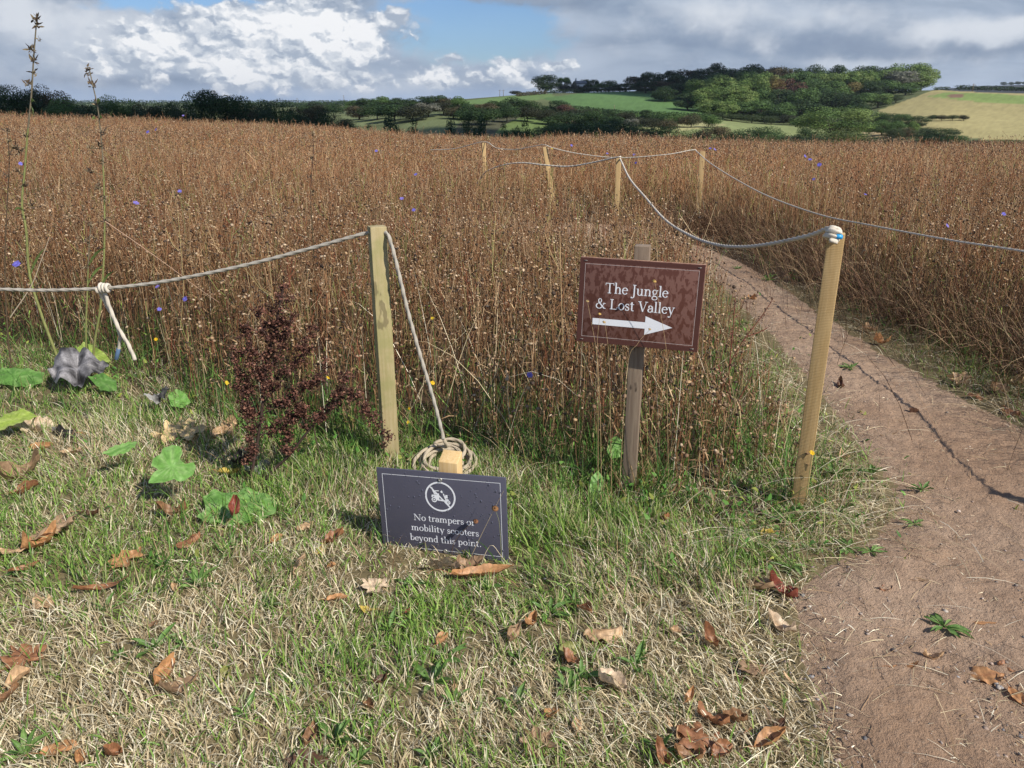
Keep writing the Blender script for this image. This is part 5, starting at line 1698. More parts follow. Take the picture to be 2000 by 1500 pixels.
hx, hy, hz_ = at(1133, 172, 476)
house = empty("white_house", (hx, hy, Hs(hx, hy)), R(12))
tag(house, "white house with slate roof half hidden by trees on the skyline", "house")
M_RENDER = flat_mat("white_render", (.62, .61, .57), .9, .1)
M_SLATE = flat_mat("slate_roof", (.16, .17, .19), .7, .2)
M_GLASS = flat_mat("window_glass", (.04, .05, .06), .1, .6)
hh = float(at(1133, 164, 476)[2]) - Hs(hx, hy)
part_box("wall", (6.4, 5, hh), (0, 0, 0), M_RENDER, house)
V = np.array([[-3.5, -2.8, hh], [3.5, -2.8, hh], [3.5, 2.8, hh], [-3.5, 2.8, hh], [-3.5, 0, hh + 1.7], [3.5, 0, hh + 1.7]], float)
rf = obj("roof", make_mesh("roof", V, [np.array([[0, 1, 5, 4], [2, 3, 4, 5], [3, 2, 1, 0]]), np.array([[0, 4, 3], [1, 2, 5]])], None, [M_SLATE]), house)
part_box("chimney", (.9, .7, 2.4), (-2.6, .3, hh + .6), M_RENDER, rf)
for wx in (-1.8, 1.8):
    part_box("window", (1.2, .1, 1.2), (wx, -2.5, hh - 1.9), M_GLASS, house)


def pole(px, ytop, y, label, arm=True, r=.14):
    x = at(px, ytop, y)[0]; zb = Hs(x, y); zt = float(at(px, ytop, y)[2])
    V, F = tubes(np.array([[[0, 0, -.3], [.02, 0, (zt - zb) * .5], [.06, 0, zt - zb]]]), np.array([[r * 1.15, r, r * .8]]), 8, True)
    o = obj("utility_pole", make_mesh("utility_pole", V, F, None, [M_POST_OLD]), None, (x, y, zb))
    if arm:
        part_box("cross_arm", (1.9, .14, .14), (.05, -.14, (zt - zb) - .7), M_POST_OLD, o)
    tag(o, label, "utility pole", "utility poles on the far fields")


pole(1902, 163, 395, "leaning utility pole in the tan field below the top hedge")
pole(976, 175, 520, "left one of two thin poles on the skyline field")
pole(983, 175, 515, "right one of two thin poles on the skyline field")
pole(1200, 205, 330, "thin pale pole at the foot of the bright green field", False, .10)
pole(671, 186, 900, "lone thin pole on the flat horizon beyond the olive field", True, .2)
pole(580, 191, 1000, "small pole on the flat horizon behind the dark trees", True, .2)


# ------------------------------------------------------------------ leaves
def grid_leaf(L, W, shape, g, cols, curl=0.0, roll=0.0, crumple=0.1, serr=0.0, base=None):
    """a leaf blade lying in x-y, stem end at x = 0. cols: (blade colour, vein colour)"""
    nu, nv = 22, 9
    t = np.linspace(0, 1, nu)
    if shape == 'ovate': w = np.sin(math.pi * t ** .85) ** .8
    elif shape == 'long': w = np.sin(math.pi * t ** 1.15) ** .7
    elif shape == 'lance': w = np.sin(math.pi * np.clip(t * 1.0, 0, 1) ** 1.1) ** 1.1 * .9 + .05 * (1 - t)
    else: w = np.sin(math.pi * t ** .7) ** .75
    w = np.maximum(w, .02)
    if serr: w = w * (1 + serr * ((np.arange(nu) % 2) - .5))
    v = np.linspace(-1, 1, nv)
    X = np.repeat((t * L)[:, None], nv, 1) + (np.abs(v)[None] * L * (.06 if shape != 'lance' else .02))
    Y = w[:, None] * v[None] * W / 2
    ph = g.random(6) * 6.28
    Zc = curl * L * (t[:, None] - .4) ** 2 * 1.6 + roll * W * v[None] ** 2 * .8 * (1 + .5 * np.sin(t[:, None] * 5 + ph[0]))
    Zc = Zc + crumple * W * (.5 * np.sin(t[:, None] * 9 + v[None] * 2.2 + ph[1]) * np.abs(v[None]) + .4 * np.sin(v[None] * 5 + t[:, None] * 6 + ph[2]) + .25 * np.sin(t[:, None] * 23 + ph[3]) * np.abs(v[None]))
    Y = Y * (1 - .35 * abs(roll) * np.abs(v[None]))
    V = np.stack([X, Y, Zc], -1).reshape(-1, 3)
    i = np.arange(nu - 1)[:, None] * nv + np.arange(nv - 1)[None]
    F = np.stack([i, i + 1, i + nv + 1, i + nv], -1).reshape(-1, 4)
    vein = np.maximum((np.abs(v)[None] < .05) * 1.0, (np.abs(np.sin(t[:, None] * 26 - np.abs(v[None]) * 5)) < .22) * .45) * np.ones((nu, nv))
    blot = .8 + .4 * g.random((nu, nv))
    c = (np.array(cols[0])[None, None] * (1 - vein[..., None]) + np.array(cols[1])[None, None] * vein[..., None]) * blot[..., None]
    return V, [F], c.reshape(-1, 3)


def star_leaf(outline, g, cols, crumple=.06, base=(0, 0), curl=0.0):
    """a lobed leaf from its outline (star-shaped about its middle), crumpled"""
    P = np.array(outline, float)
    n = 72
    c = P.mean(0)
    Q = np.vstack([P, P[:1]])
    s = np.r_[0, np.cumsum(np.linalg.norm(np.diff(Q, axis=0), axis=1))]
    tt = np.linspace(0, s[-1], n, endpoint=False)
    E_ = np.stack([np.interp(tt, s, Q[:, k]) for k in range(2)], -1)
    size = np.linalg.norm(E_ - c, axis=1).max()
    rings = [0.0, .22, .45, .68, .86, 1.0]
    V, C = [], []
    ph = g.random(5) * 6.28
    bd = np.array(base) if base is not None else c
    vd = [math.atan2(*(p - bd)[::-1]) for p in P[::max(1, len(P) // 7)]]
    for r in rings[1:]:
        p = c + (E_ - c) * r
        z = crumple * size * (np.sin(p[:, 0] / size * 7 + ph[0]) * np.cos(p[:, 1] / size * 6 + ph[1]) + .6 * np.sin(p[:, 0] / size * 15 + p[:, 1] / size * 12 + ph[2]) * r) + curl * size * r ** 2
        V.append(np.c_[p, z])
        a = np.arctan2(p[:, 1] - bd[1], p[:, 0] - bd[0])
        vein = np.zeros(n)
        for d in vd: vein = np.maximum(vein, np.exp(-(np.angle(np.exp(1j * (a - d))) / .07) ** 2))
        vein *= .7
        C.append((np.array(cols[0])[None] * (1 - vein[:, None]) + np.array(cols[1])[None] * vein[:, None]) * (.82 + .36 * g.random((n, 1))))
    V = np.vstack([np.r_[c, crumple * size * .3][None]] + V)
    C = np.vstack([np.array(cols[0])[None]] + C)
    F3 = np.stack([np.zeros(n, int), 1 + np.arange(n), 1 + (np.arange(n) + 1) % n], -1)
    F4 = []
    for k in range(len(rings) - 2):
        a = 1 + k * n + np.arange(n); b = 1 + k * n + (np.arange(n) + 1) % n
        F4.append(np.stack([a, a + n, b + n, b], -1))
    return V, [F3, np.vstack(F4)], C


MAPLE = []
for _k, (a, r) in enumerate([(-90, .10), (-62, .30), (-50, .42), (-28, .36), (-20, .30), (-4, .48), (8, .56), (14, .44), (30, .30), (44, .44), (60, .52), (72, .40), (80, .34)]):
    MAPLE.append((r * math.cos(R(a)), r * math.sin(R(a))))
MAPLE = MAPLE + [(.02, .62)] + [(-x, y) for x, y in MAPLE[::-1]][:-1]
LC = {'rust': ((.30, .135, .062), (.19, .08, .04)), 'orange': ((.46, .235, .10), (.33, .15, .065)), 'tan': ((.55, .36, .20), (.40, .24, .12)), 'pale': ((.62, .47, .32), (.48, .33, .2)), 'brown': ((.25, .13, .062), (.15, .075, .04)),
      'dark': ((.11, .052, .03), (.07, .035, .022)), 'red': ((.24, .065, .04), (.15, .04, .03)), 'olive': ((.22, .22, .06), (.3, .27, .1)), 'yellow': ((.52, .38, .08), (.4, .25, .06)), 'grey': ((.19, .18, .185), (.10, .10, .10)),
      'black': ((.035, .03, .03), (.06, .055, .055)), 'gold': ((.66, .48, .24), (.48, .32, .14)), 'umber': ((.33, .21, .12), (.22, .13, .075)), 'silver': ((.26, .25, .23), (.14, .13, .12))}
_lc = [0]


def ground_leaf(px, py, size, shape, col, label, yaw=None, cat="leaf", z=.020, tilt=None, group="fallen leaves on the grass and path"):
    _lc[0] += 1
    g = np.random.default_rng(100 + _lc[0])
    x, y = G(px, py, z)
    dep = y * CP + CAM_H * SP
    L = size / FPX * dep * 1.08
    if yaw is None: yaw = g.random() * 6.28
    onpath = in_poly(np.array([x]), np.array([y]), PATH)[0]
    if shape == 'maple':
        V, F, C = star_leaf(np.array(MAPLE) * L * 1.05, g, LC[col], .085, (0, 0), g.normal(.10, .12))
    elif shape == 'curl':
        V, F, C = grid_leaf(L, L * .62, 'ovate', g, LC[col], .5 * g.random() + .1, .28 + .35 * g.random(), .22)
        V[:, 0] -= L / 2
    else:
        asp = {'ovate': .56, 'long': .30, 'strip': .16, 'scrap': .75}[shape]
        V, F, C = grid_leaf(L, L * asp, 'long' if shape in ('long', 'strip') else 'ovate', g, LC[col], g.normal(.15, .25), g.normal(.22, .22), .13 if shape != 'scrap' else .2, .16 if shape == 'long' else 0)
        V[:, 0] -= L / 2
    b = MB().add(V, F, C)
    o = b.build("fallen_leaf", M_DRYLEAF, smooth=True)
    tl = tilt if tilt is not None else (g.normal(.10, .14) if not onpath else g.normal(.05, .07), g.normal(0, .14) if not onpath else g.normal(0, .06))
    lift_ = max(0.0, -float((V @ rot_np(0, tl[0], tl[1]).T)[:, 2].min()) * .30)
    o.location = (x, y, Hs(x, y) + (.016 if onpath else z) + lift_)
    set_rot(o, yaw, tl[0], tl[1])
    if shape in ('ovate', 'maple', 'long'):
        s0 = np.array([0, 0, 0]) if shape == 'maple' else np.array([-L / 2, 0, V[:9, 2].mean()])
        d = np.array([0, -1, 0]) if shape == 'maple' else np.array([-1, .15, 0])
        P = np.stack([s0 + d * L * f + np.array([0, 0, .06 * L * math.sin(f * 9)]) for f in (0, .12, .24, .36)])[None]
        Vs, Fs = tubes(P, np.array([[.0013, .0010, .0009, .0010]]), 5)
        MB().add(Vs, Fs, np.array(LC[col][1]) * 1.1).build("stalk", M_DRYLEAF, o)
    return tag(o, label, cat, group)


for a in [
    (112, 1030, 125, 'maple', 'tan', "big crumpled pale brown lobed leaf on the left of the lawn", 2.6), (75, 1066, 60, 'curl', 'orange', "orange curled edge lying under the big crumpled pale brown leaf"),
    (27, 1077, 52, 'ovate', 'tan', "tan pointed leaf at the lawn's left rim below the big crumpled leaf", 0.2), (44, 1113, 48, 'long', 'rust', "narrow rust leaf leaning beside a green rosette at the left rim", .7),
    (249, 1097, 66, 'maple', 'orange', "bright orange lobed leaf flat on the lawn below the broad green leaf", 1.2), (198, 1150, 96, 'strip', 'rust', "long thin rust-red curled strip of leaf on the left lawn", .25),
    (84, 1181, 48, 'scrap', 'tan', "tan triangular leaf scrap on the left lawn below the thin curled strip", 2.5), (346, 1152, 22, 'scrap', 'tan', "tiny tan scrap on the lawn right of the thin curled strip"),
    (341, 1003, 48, 'curl', 'brown', "crumpled brown leaf tucked at the left end of the large flat green leaf"), (456, 1001, 40, 'curl', 'red', "dark red curled leaf lying on top of the large flat green leaf", 1.9, "leaf", .07),
    (539, 1054, 28, 'ovate', 'orange', "small orange leaf on the grass below the large flat green leaf"), (595, 1032, 32, 'scrap', 'tan', "pale tan scrap in the grass right of the large flat green leaf"),
    (650, 1054, 42, 'curl', 'rust', "rust curled leaf standing in the grass left of the grey notice"), (623, 1078, 28, 'ovate', 'yellow', "yellow-brown small leaf just below the rust curled leaf left of the notice"),
    (577, 1107, 48, 'maple', 'tan', "tan-pink lobed leaf standing on edge left of the grey notice", None, "leaf", .03, (.9, .3)), (657, 1170, 38, 'ovate', 'orange', "orange oval leaf on the lawn below the notice's left corner", 0.4),
    (647, 1107, 22, 'scrap', 'orange', "tiny orange scrap between the notice and the tan-pink lobed leaf"), (48, 1291, 78, 'maple', 'rust', "rust lobed leaf, upper one of the trail at the left rim", 1.0),
    (33, 1331, 50, 'ovate', 'tan', "tan oval leaf, middle one of the trail at the left rim", 1.2), (16, 1362, 44, 'ovate', 'brown', "brown oval leaf, lowest one of the trail at the left rim", 1.0),
    (319, 1322, 58, 'curl', 'orange', "upright curled orange leaf in the straw of the lower left lawn", 1.4), (344, 1347, 62, 'curl', 'umber', "grey-brown curled leaf leaning on the upright orange one", .4),
    (443, 1324, 32, 'scrap', 'olive', "olive green leaf scrap in the straw right of the upright orange leaf"), (112, 1465, 60, 'ovate', 'orange', "glossy orange oval leaf in the lower left corner of the lawn", .35),
    (158, 1483, 34, 'curl', 'orange', "small orange curl right of the glossy oval leaf in the lower left corner"), (224, 1474, 34, 'scrap', 'rust', "rust scrap in the straw, third along from the lower left corner"),
    (605, 1441, 50, 'curl', 'brown', "folded brown leaf at the lower edge beside a plantain", 1.5), (597, 1487, 74, 'ovate', 'dark', "dark glossy leaf cut by the lower edge of the picture", .1),
    (720, 1382, 32, 'curl', 'brown', "small brown curl alone in the straw of the lower middle lawn"), (718, 1192, 32, 'ovate', 'yellow', "yellow-orange small leaf under the pale lobed leaf left of the notice"),
    (300, 1221, 20, 'scrap', 'brown', "tiny brown scrap in the straw above the upright orange leaf"), (366, 1060, 48, 'ovate', 'rust', "rust leaf half sunk in grass below the upright broad leaf's stalk"),
    (866, 1106, 66, 'maple', 'pale', "pale tan lobed leaf propped against the notice's bottom edge", 2.9, "leaf", .03, (1.0, .1)), (912, 1103, 50, 'scrap', 'umber', "brown leaf wedged under the notice behind the long orange leaf", .2),
    (937, 1122, 112, 'long', 'orange', "long orange toothed leaf lying under the notice's right half", .18), (737, 1150, 60, 'maple', 'pale', "pale pinkish lobed leaf on the grass below the notice's left end", 1.2),
    (804, 1189, 58, 'strip', 'red', "narrow dark red leaf below the notice", .95), (863, 1245, 36, 'ovate', 'orange', "square-looking orange leaf on the lawn straight below the notice", 1.1),
    (1000, 1241, 46, 'curl', 'umber', "brown curled leaf on the lawn below the notice's right end", 1.2), (1038, 1217, 38, 'curl', 'orange', "orange curl close to the right of the brown curled leaf on the lawn"),
    (1143, 1191, 34, 'ovate', 'rust', "rust oval leaf on green grass below the bare earth patch", 2.4), (1175, 1238, 68, 'scrap', 'tan', "pale orange wavy leaf on the lawn right of centre", .1),
    (1112, 1288, 38, 'scrap', 'rust', "rust scrap beside the olive leaf sprig"), (1112, 1268, 56, 'ovate', 'olive', "olive green fallen leaf on the lawn right of centre", .6),
    (743, 1332, 28, 'curl', 'dark', "small dark red-brown curl in the straw of the middle lawn"), (891, 1346, 28, 'ovate', 'tan', "small tan leaf at the foot of a plantain on the middle lawn"),
    (1077, 1395, 28, 'scrap', 'orange', "small orange scrap in the lower middle straw"), (1126, 1420, 34, 'ovate', 'tan', "tan leaf standing in the lower middle straw", 1.5),
    (1052, 1463, 70, 'maple', 'umber', "large crumpled dull brown leaf at the bottom middle", .8), (1196, 1340, 58, 'scrap', 'pale', "pale flat leaf scrap among straw right of the plantains", 2.6),
    (1194, 1147, 28, 'scrap', 'rust', "rust scrap at the right rim of the bare earth patch"), (1192, 1122, 26, 'curl', 'umber', "brown curl on the bare earth patch"), (1318, 1231, 22, 'scrap', 'tan', "tiny tan scrap in the green grass near the path tuft"),
    (1315, 1425, 46, 'strip', 'tan', "narrow tan leaf just left of the big copper heap", 1.9), (1292, 1481, 50, 'curl', 'rust', "glossy rust curl at the bottom edge left of the copper heap"),
    (1472, 1146, 78, 'ovate', 'umber', "big golden-brown leaf at the path's grassy edge", 2.8), (1531, 1155, 54, 'curl', 'red', "glossy dark red leaf on the earth beside the golden-brown one", 2.4),
    (1386, 1250, 44, 'curl', 'rust', "rust curl in the grass by the pale tuft at the path edge", 2.0), (1474, 1305, 60, 'maple', 'umber', "dull brown lobed leaf in straw at the path edge", .4),
    (1370, 1448, 90, 'maple', 'rust', "large copper lobed leaf in the leaf heap at the bottom", .5), (1345, 1478, 52, 'curl', 'brown', "brown curl at the front of the leaf heap"), (1408, 1466, 46, 'scrap', 'rust', "rust torn leaf on the right of the leaf heap"),
    (1503, 1447, 66, 'ovate', 'orange', "smooth orange oval leaf right of the leaf heap", .3), (1395, 1406, 58, 'curl', 'rust', "rust curled leaf on top of the leaf heap", 2.7), (1437, 1404, 44, 'curl', 'brown', "brown curl behind the leaf heap on its right"),
    (1330, 1440, 40, 'curl', 'tan', "tan curl on the left flank of the leaf heap"), (1462, 1425, 34, 'strip', 'rust', "thin rust curl between the leaf heap and the orange oval leaf"), (1455, 1300, 26, 'scrap', 'olive', "small green scrap beside the dull brown lobed leaf"),
    (1545, 1325, 36, 'strip', 'tan', "tan strip lying where straw meets the path", 2.1), (1500, 1395, 44, 'strip', 'pale', "pale upright strip of leaf above the orange oval leaf", 1.6), (1518, 1420, 34, 'curl', 'dark', "dark brown curl above the orange oval leaf"),
    (1916, 1214, 48, 'strip', 'orange', "bright orange narrow leaf alone on the path at the right", -.15), (1765, 1302, 48, 'long', 'orange', "orange leaf on the bare path, lower of the lone two", .05), (1820, 1282, 30, 'curl', 'tan', "small tan curl on the path right of the lower orange leaf"),
    (1731, 1150, 30, 'curl', 'rust', "small rust curl on the path below the flattened weed"), (1775, 1130, 60, 'strip', 'umber', "long thin brown leaf curved on the path", -.3), (1927, 1316, 62, 'scrap', 'orange', "torn orange leaf pressed into the path at the lower right"),
    (1984, 1357, 44, 'ovate', 'orange', "orange leaf at the lower right rim of the path"), (1968, 1300, 34, 'scrap', 'rust', "rust scrap at the right rim of the path"), (1590, 1360, 58, 'strip', 'pale', "pale twisted strip at the straw edge of the path", .2),
    (1531, 1225, 54, 'curl', 'pale', "pale curled leaf where the grass tuft meets the path", 2.3), (1344, 1364, 34, 'ovate', 'orange', "orange leaf in the dry grass above the leaf heap"),
    (1515, 793, 44, 'ovate', 'tan', "tan pointed leaf standing on trampled stalks beside the golden post", 2.2, "leaf", .05, (.7, .3)), (1735, 846, 34, 'strip', 'umber', "thin brown leaf on the path right of the golden post"), (1642, 749, 26, 'curl', 'dark', "dark crumpled curl on the path behind the golden post"),
    (1787, 803, 20, 'scrap', 'dark', "tiny dark scrap on the path by the rope's shadow"), (1650, 890, 26, 'scrap', 'tan', "small tan scrap on the path edge beside the golden post"),
    (70, 842, 78, 'maple', 'pale', "big pale fawn lobed leaf on the upper left lawn", .6), (128, 856, 50, 'curl', 'black', "blackened crumpled leaf right of the pale fawn one"), (80, 880, 40, 'ovate', 'orange', "small orange leaf below the pale fawn lobed leaf", .5),
    (150, 886, 52, 'maple', 'tan', "tan lobed leaf below the blackened crumpled one", 1.5), (176, 878, 40, 'strip', 'rust', "upright rust sliver beside the tan lobed leaf", 1.3), (160, 848, 32, 'strip', 'orange', "orange sliver above the tan lobed leaf", .1),
    (38, 930, 74, 'curl', 'umber', "grey-brown rolled leaf at the lawn's upper left rim", .6), (48, 962, 50, 'ovate', 'rust', "rust leaf under the grey-brown rolled leaf", .4), (350, 850, 84, 'maple', 'gold', "large pale golden leaf in the grass behind the upright green leaf", .3, "leaf", .05),
    (445, 925, 40, 'ovate', 'yellow', "yellow and red leaf at the foot of the dock plant", .7), (470, 905, 60, 'curl', 'black', "black rotted leaf at the foot of the dock plant"), (440, 840, 60, 'scrap', 'tan', "pinkish tan leaf lying in grass left of the dock plant"), (505, 920, 50, 'curl', 'silver', "grey rolled leaf beside the black rotted one"),
    (180, 1005, 24, 'curl', 'dark', "tiny dark curl right of the big crumpled pale brown leaf"), (1880, 742, 44, 'maple', 'tan', "tan lobed leaf on the path's far verge below the thatch", .8), (1950, 758, 40, 'scrap', 'tan', "tan scrap on the far verge, second along"), (1985, 748, 40, 'ovate', 'gold', "pale golden leaf at the rim of the far verge"),
    (1720, 664, 26, 'scrap', 'orange', "small orange leaf on the far verge opposite the golden post"), (1700, 640, 24, 'scrap', 'tan', "small tan leaf on the far verge nearer the bend"), (1470, 575, 22, 'scrap', 'orange', "orange speck of leaf on the path verge right of the brown sign"), (1905, 770, 26, 'scrap', 'rust', "rust scrap below the tan lobed leaf on the far verge"),
    (1975, 800, 40, 'scrap', 'rust', "rust leaf on the far verge close to the picture rim"), (1300, 1015, 40, 'curl', 'rust', "rust curl in the weeds between the brown sign and the golden post"), (1345, 1040, 36, 'ovate', 'gold', "golden leaf in the weeds below the golden post"), (1500, 1040, 30, 'ovate', 'yellow', "yellow leaf in the weeds at the golden post's foot")]:
    ground_leaf(*a)


# ------------------------------------------------------------------ living plants at the lawn's edge
def on_plane(px, py, anchor, nrm):
    a, b = (px - 1000) / FPX, (750 - py) / FPX
    d = np.array([a, b * SP + CP, b * CP - SP]); o = np.array([0, 0, CAM_H]); nrm = np.asarray(nrm, float)
    t = nrm.dot(np.asarray(anchor) - o) / nrm.dot(d)
    return o + d * t


def broad_leaf(outline, y, nrm, cols, base_px, label, name="broad_leaf", crumple=.05, stalk=None, cat="leaf", mat=None, seed=1):
    """a big soft leaf whose blade lies in a tilted plane"""
    g = np.random.default_rng(seed)
    c = np.mean(outline, 0)
    anchor = at(c[0], c[1], y)
    nrm = norm(np.array(nrm, float))
    P = np.array([on_plane(px, py, anchor, nrm) for px, py in outline])
    u = norm(np.cross([0, 1, .01], nrm)); v = np.cross(nrm, u)
    loc = lambda q: np.stack([(q - anchor) @ u, (q - anchor) @ v], -1)
    bp = loc(on_plane(base_px[0], base_px[1], anchor, nrm)[None])[0]
    V, F, C = star_leaf(loc(P), g, cols, crumple, bp)
    if name == 'withered_leaf': C = np.array(cols[0])[None] * (.12 + 1.5 * sstep(fbm(V[:, 0] * 26, V[:, 1] * 26, seed % 8), .25, .75))[:, None]; V[:, 2] += .05 * (fbm(V[:, 0] * 22 + 9, V[:, 1] * 22, 2) - .5) + .06 * np.abs(np.sin(V[:, 0] * 24 + V[:, 1] * 9))
    W = V[:, :1] * u + V[:, 1:2] * v + V[:, 2:] * nrm
    root = empty(name, (anchor[0], anchor[1], Hs(anchor[0], anchor[1])))
    off = anchor - np.array(root.location)
    MB().add(W + off, F, C).build("blade", mat or M_LEAF, root, smooth=True)
    b3 = bp[0] * u + bp[1] * v + off
    foot = (np.array(stalk) if stalk is not None else np.array([anchor[0], anchor[1] + .06, 0])) - np.array(root.location)
    foot[2] = -.01
    Pt = bend(foot[None], b3[None], 6, np.array([.0]))
    Vs, Fs = tubes(Pt, np.full((1, 6), .0042) * np.linspace(1.1, .8, 6), 7)
    MB().add(Vs, Fs, (.30, .27, .16)).build("stalk", M_LEAF, root)
    return tag(root, label, cat, "broad green leaves at the lawn edge")


GL = ((.155, .33, .065), (.30, .45, .16)); GD = ((.115, .25, .05), (.22, .36, .11)); GY2 = ((.30, .40, .07), (.40, .46, .14))
gx, gy = G(336, 990)
broad_leaf([(340, 936), (330, 940), (312, 943), (289, 944), (297, 927), (309, 916), (295, 909), (299, 894), (313, 888), (318, 876), (335, 869), (352, 872), (357, 885), (351, 897), (362, 906), (378, 903), (383, 913), (378, 926), (364, 936), (350, 941)], 2.80, (.15, -.62, .72), GL, (339, 934),
           "upright bright green lobed leaf on its own pale stalk on the left lawn", crumple=.035, stalk=(gx, gy, 0))
broad_leaf([(199, 886), (215, 875), (240, 866), (270, 860), (264, 872), (246, 884), (220, 891)], 3.02, (.1, -.25, .95), GL, (268, 862), "tilted green leaf left of the upright lobed leaf", seed=2)
broad_leaf([(383, 1012), (402, 996), (396, 968), (420, 957), (450, 963), (482, 954), (520, 965), (543, 981), (538, 1003), (510, 1018), (470, 1022), (440, 1026), (410, 1020)], 2.72, (.05, -.14, .98), GL, (455, 960), "largest flat green leaf, lying on the grass with a dark red leaf on it", seed=3, crumple=.05)
broad_leaf([(-30, 726), (0, 720), (30, 717), (60, 722), (88, 728), (84, 746), (60, 757), (30, 756), (0, 748), (-30, 745)], 4.2, (.1, -.45, .88), GD, (30, 720), "wide green leaf at the left rim of the meadow foot", seed=4)
broad_leaf([(150, 681), (163, 667), (180, 674), (205, 690), (217, 706), (190, 713), (165, 706)], 4.45, (0, -.6, .8), GY2, (170, 700), "yellow-green leaf behind the grey withered leaf", seed=5)
broad_leaf([(328, 772), (344, 759), (362, 768), (373, 786), (356, 797), (334, 793)], 3.75, (.2, -.6, .78), GL, (350, 790), "green leaf at the meadow foot left of the dock plant", seed=6)
broad_leaf([(-20, 826), (15, 806), (45, 798), (74, 812), (60, 820), (30, 829), (0, 842), (-20, 846)], 3.42, (.1, -.35, .93), GY2, (70, 812), "yellowing strap-like leaf at the left rim above the fawn leaf", seed=7)
broad_leaf([(1190, 858), (1205, 851), (1216, 860), (1211, 893), (1193, 896), (1185, 880)], 3.06, (-.1, -.85, .5), GL, (1205, 855), "green leaf hanging left of the brown sign's post", seed=8)
broad_leaf([(1155, 931), (1168, 919), (1180, 935), (1173, 968), (1158, 976), (1151, 955)], 2.88, (.1, -.85, .5), GL, (1168, 925), "curled green leaf low beside the foot of the brown sign", seed=9)
broad_leaf([(172, 736), (200, 728), (228, 744), (227, 765), (196, 762)], 4.05, (0, -.5, .86), GD, (185, 738), "green leaf under the grey withered leaf", seed=10)
broad_leaf([(1680, 1463), (1700, 1450), (1735, 1466), (1746, 1484), (1720, 1492), (1695, 1488)], 1.52, (0, -.2, .97), ((.15, .20, .09), (.25, .28, .15)), (1690, 1460), "dull green oval leaf in straw at the bottom right of the path edge", seed=11)
broad_leaf([(1745, 1466), (1772, 1455), (1787, 1476), (1765, 1492), (1748, 1484)], 1.52, (0, -.2, .97), ((.15, .21, .08), (.25, .28, .15)), (1750, 1470), "smaller dull green leaf beside the bottom right oval one", seed=12)
broad_leaf([(96, 727), (120, 692), (150, 684), (186, 699), (217, 722), (182, 738), (162, 764), (134, 752), (110, 752)], 4.15, (.2, -.55, .8), LC['grey'], (150, 700), "grey withered crumpled leaf hanging at the meadow's left foot", name="withered_leaf", crumple=.10, mat=M_DRYLEAF, seed=13)
broad_leaf([(285, 790), (310, 770), (335, 768), (325, 785), (300, 792)], 3.72, (.1, -.5, .85), LC['silver'], (300, 780), "small grey withered leaf left of the dock plant", name="withered_leaf", crumple=.2, mat=M_DRYLEAF, seed=14)


def stems_px(lines, y, r, col, mb, sides=5, dz=0.0):
    """stems given by where they show; each line may drift in depth"""
    out = []
    for ln in lines:
        P = np.array([at(p[0], p[1], (p[2] if len(p) > 2 else y)) for p in ln])
        P = spline(P, .012)
        n = len(P)
        V, F = tubes(P[None], (r * np.linspace(1.15, .55, n))[None], sides)
        mb.add(V, F, col)
        out.append(P)
    return out


def rel(mb, o):
    """shift collected geometry so that it sits under the thing at its base"""
    mb.V = [v - np.array(o.location) for v in mb.V]
    return mb


# the dock plant: dark stems thick with red-brown seed
dx, dy = G(497, 942)
dock = empty("dock_plant", (dx, dy, Hs(dx, dy)))
tag(dock, "dead dock plant with dark stems and red-brown seed clusters in front of the meadow", "plant")
mb = MB()
main = stems_px([[(487, 948, 2.97), (500, 880), (508, 828), (515, 770), (520, 725), (528, 680), (536, 646), (545, 600), (553, 565)], [(511, 948, 2.96), (537, 915), (564, 890), (611, 831), (655, 787, 3.02)]], 3.0, .0068, (.06, .038, .03), mb)
side = stems_px([[(488, 925), (494, 851), (485, 784), (478, 740)], [(655, 787, 3.02), (676, 766), (700, 785), (722, 810), (746, 842), (760, 866)], [(612, 830), (620, 870), (630, 905), (637, 935)], [(506, 835), (480, 790), (462, 740), (455, 690)], [(512, 790), (545, 750), (575, 715), (600, 670), (612, 640)],
                 [(516, 760), (495, 710), (480, 660), (472, 640)], [(510, 810), (550, 790), (585, 765), (615, 750), (635, 720)], [(520, 725), (545, 690), (560, 650), (572, 620)], [(505, 850), (540, 840), (570, 820), (590, 795)], [(655, 787), (668, 755), (680, 735)], [(530, 670), (512, 640), (505, 600)], [(600, 842), (590, 815), (585, 780)], [(564, 890), (560, 860), (566, 830)]], 3.0, .0026, (.085, .05, .04), mb)
rel(mb, dock).build("stem", M_STEM, dock)
sb = MB()
pts_ = np.vstack([p[int(len(p) * .45):] for p in main[:1]] + [p[int(len(p) * .75):] for p in main[1:]] + [p[int(len(p) * .15):] for i, p in enumerate(side) if i != 2])
kc_ = 520
src_ = pts_[rng.integers(0, len(pts_), kc_)]
cen_ = src_ + rng.normal(0, .014, (kc_, 3)) * np.array([1, 1, .7]) + np.array([0, 0, .008])
Vt_, Ft_ = tubes(np.stack([src_, cen_], 1), np.repeat(np.array([[.0011, .0007]]), kc_, 0), 3)
tw_ = MB().add(Vt_, Ft_, (.10, .05, .035))
rel(tw_, dock).build("twigs", M_STEM, dock)['kind'] = 'stuff'
big_ = .5 + 1.0 * rng.random(kc_)
pk_ = rng.integers(0, kc_, 15000)
ns = len(pk_)
c = cen_[pk_] + rng.normal(0, .0075, (ns, 3)) * big_[pk_][:, None]
nr = norm(rng.normal(0, 1, (ns, 3))); u, v = perp(nr)
sz = (.0030 + .0040 * rng.random(ns))[:, None]
V = np.stack([c - u * sz, c + v * sz * .8 + nr * sz * .5, c + u * sz, c - v * sz * .8 + nr * sz * .5], 1).reshape(-1, 3)
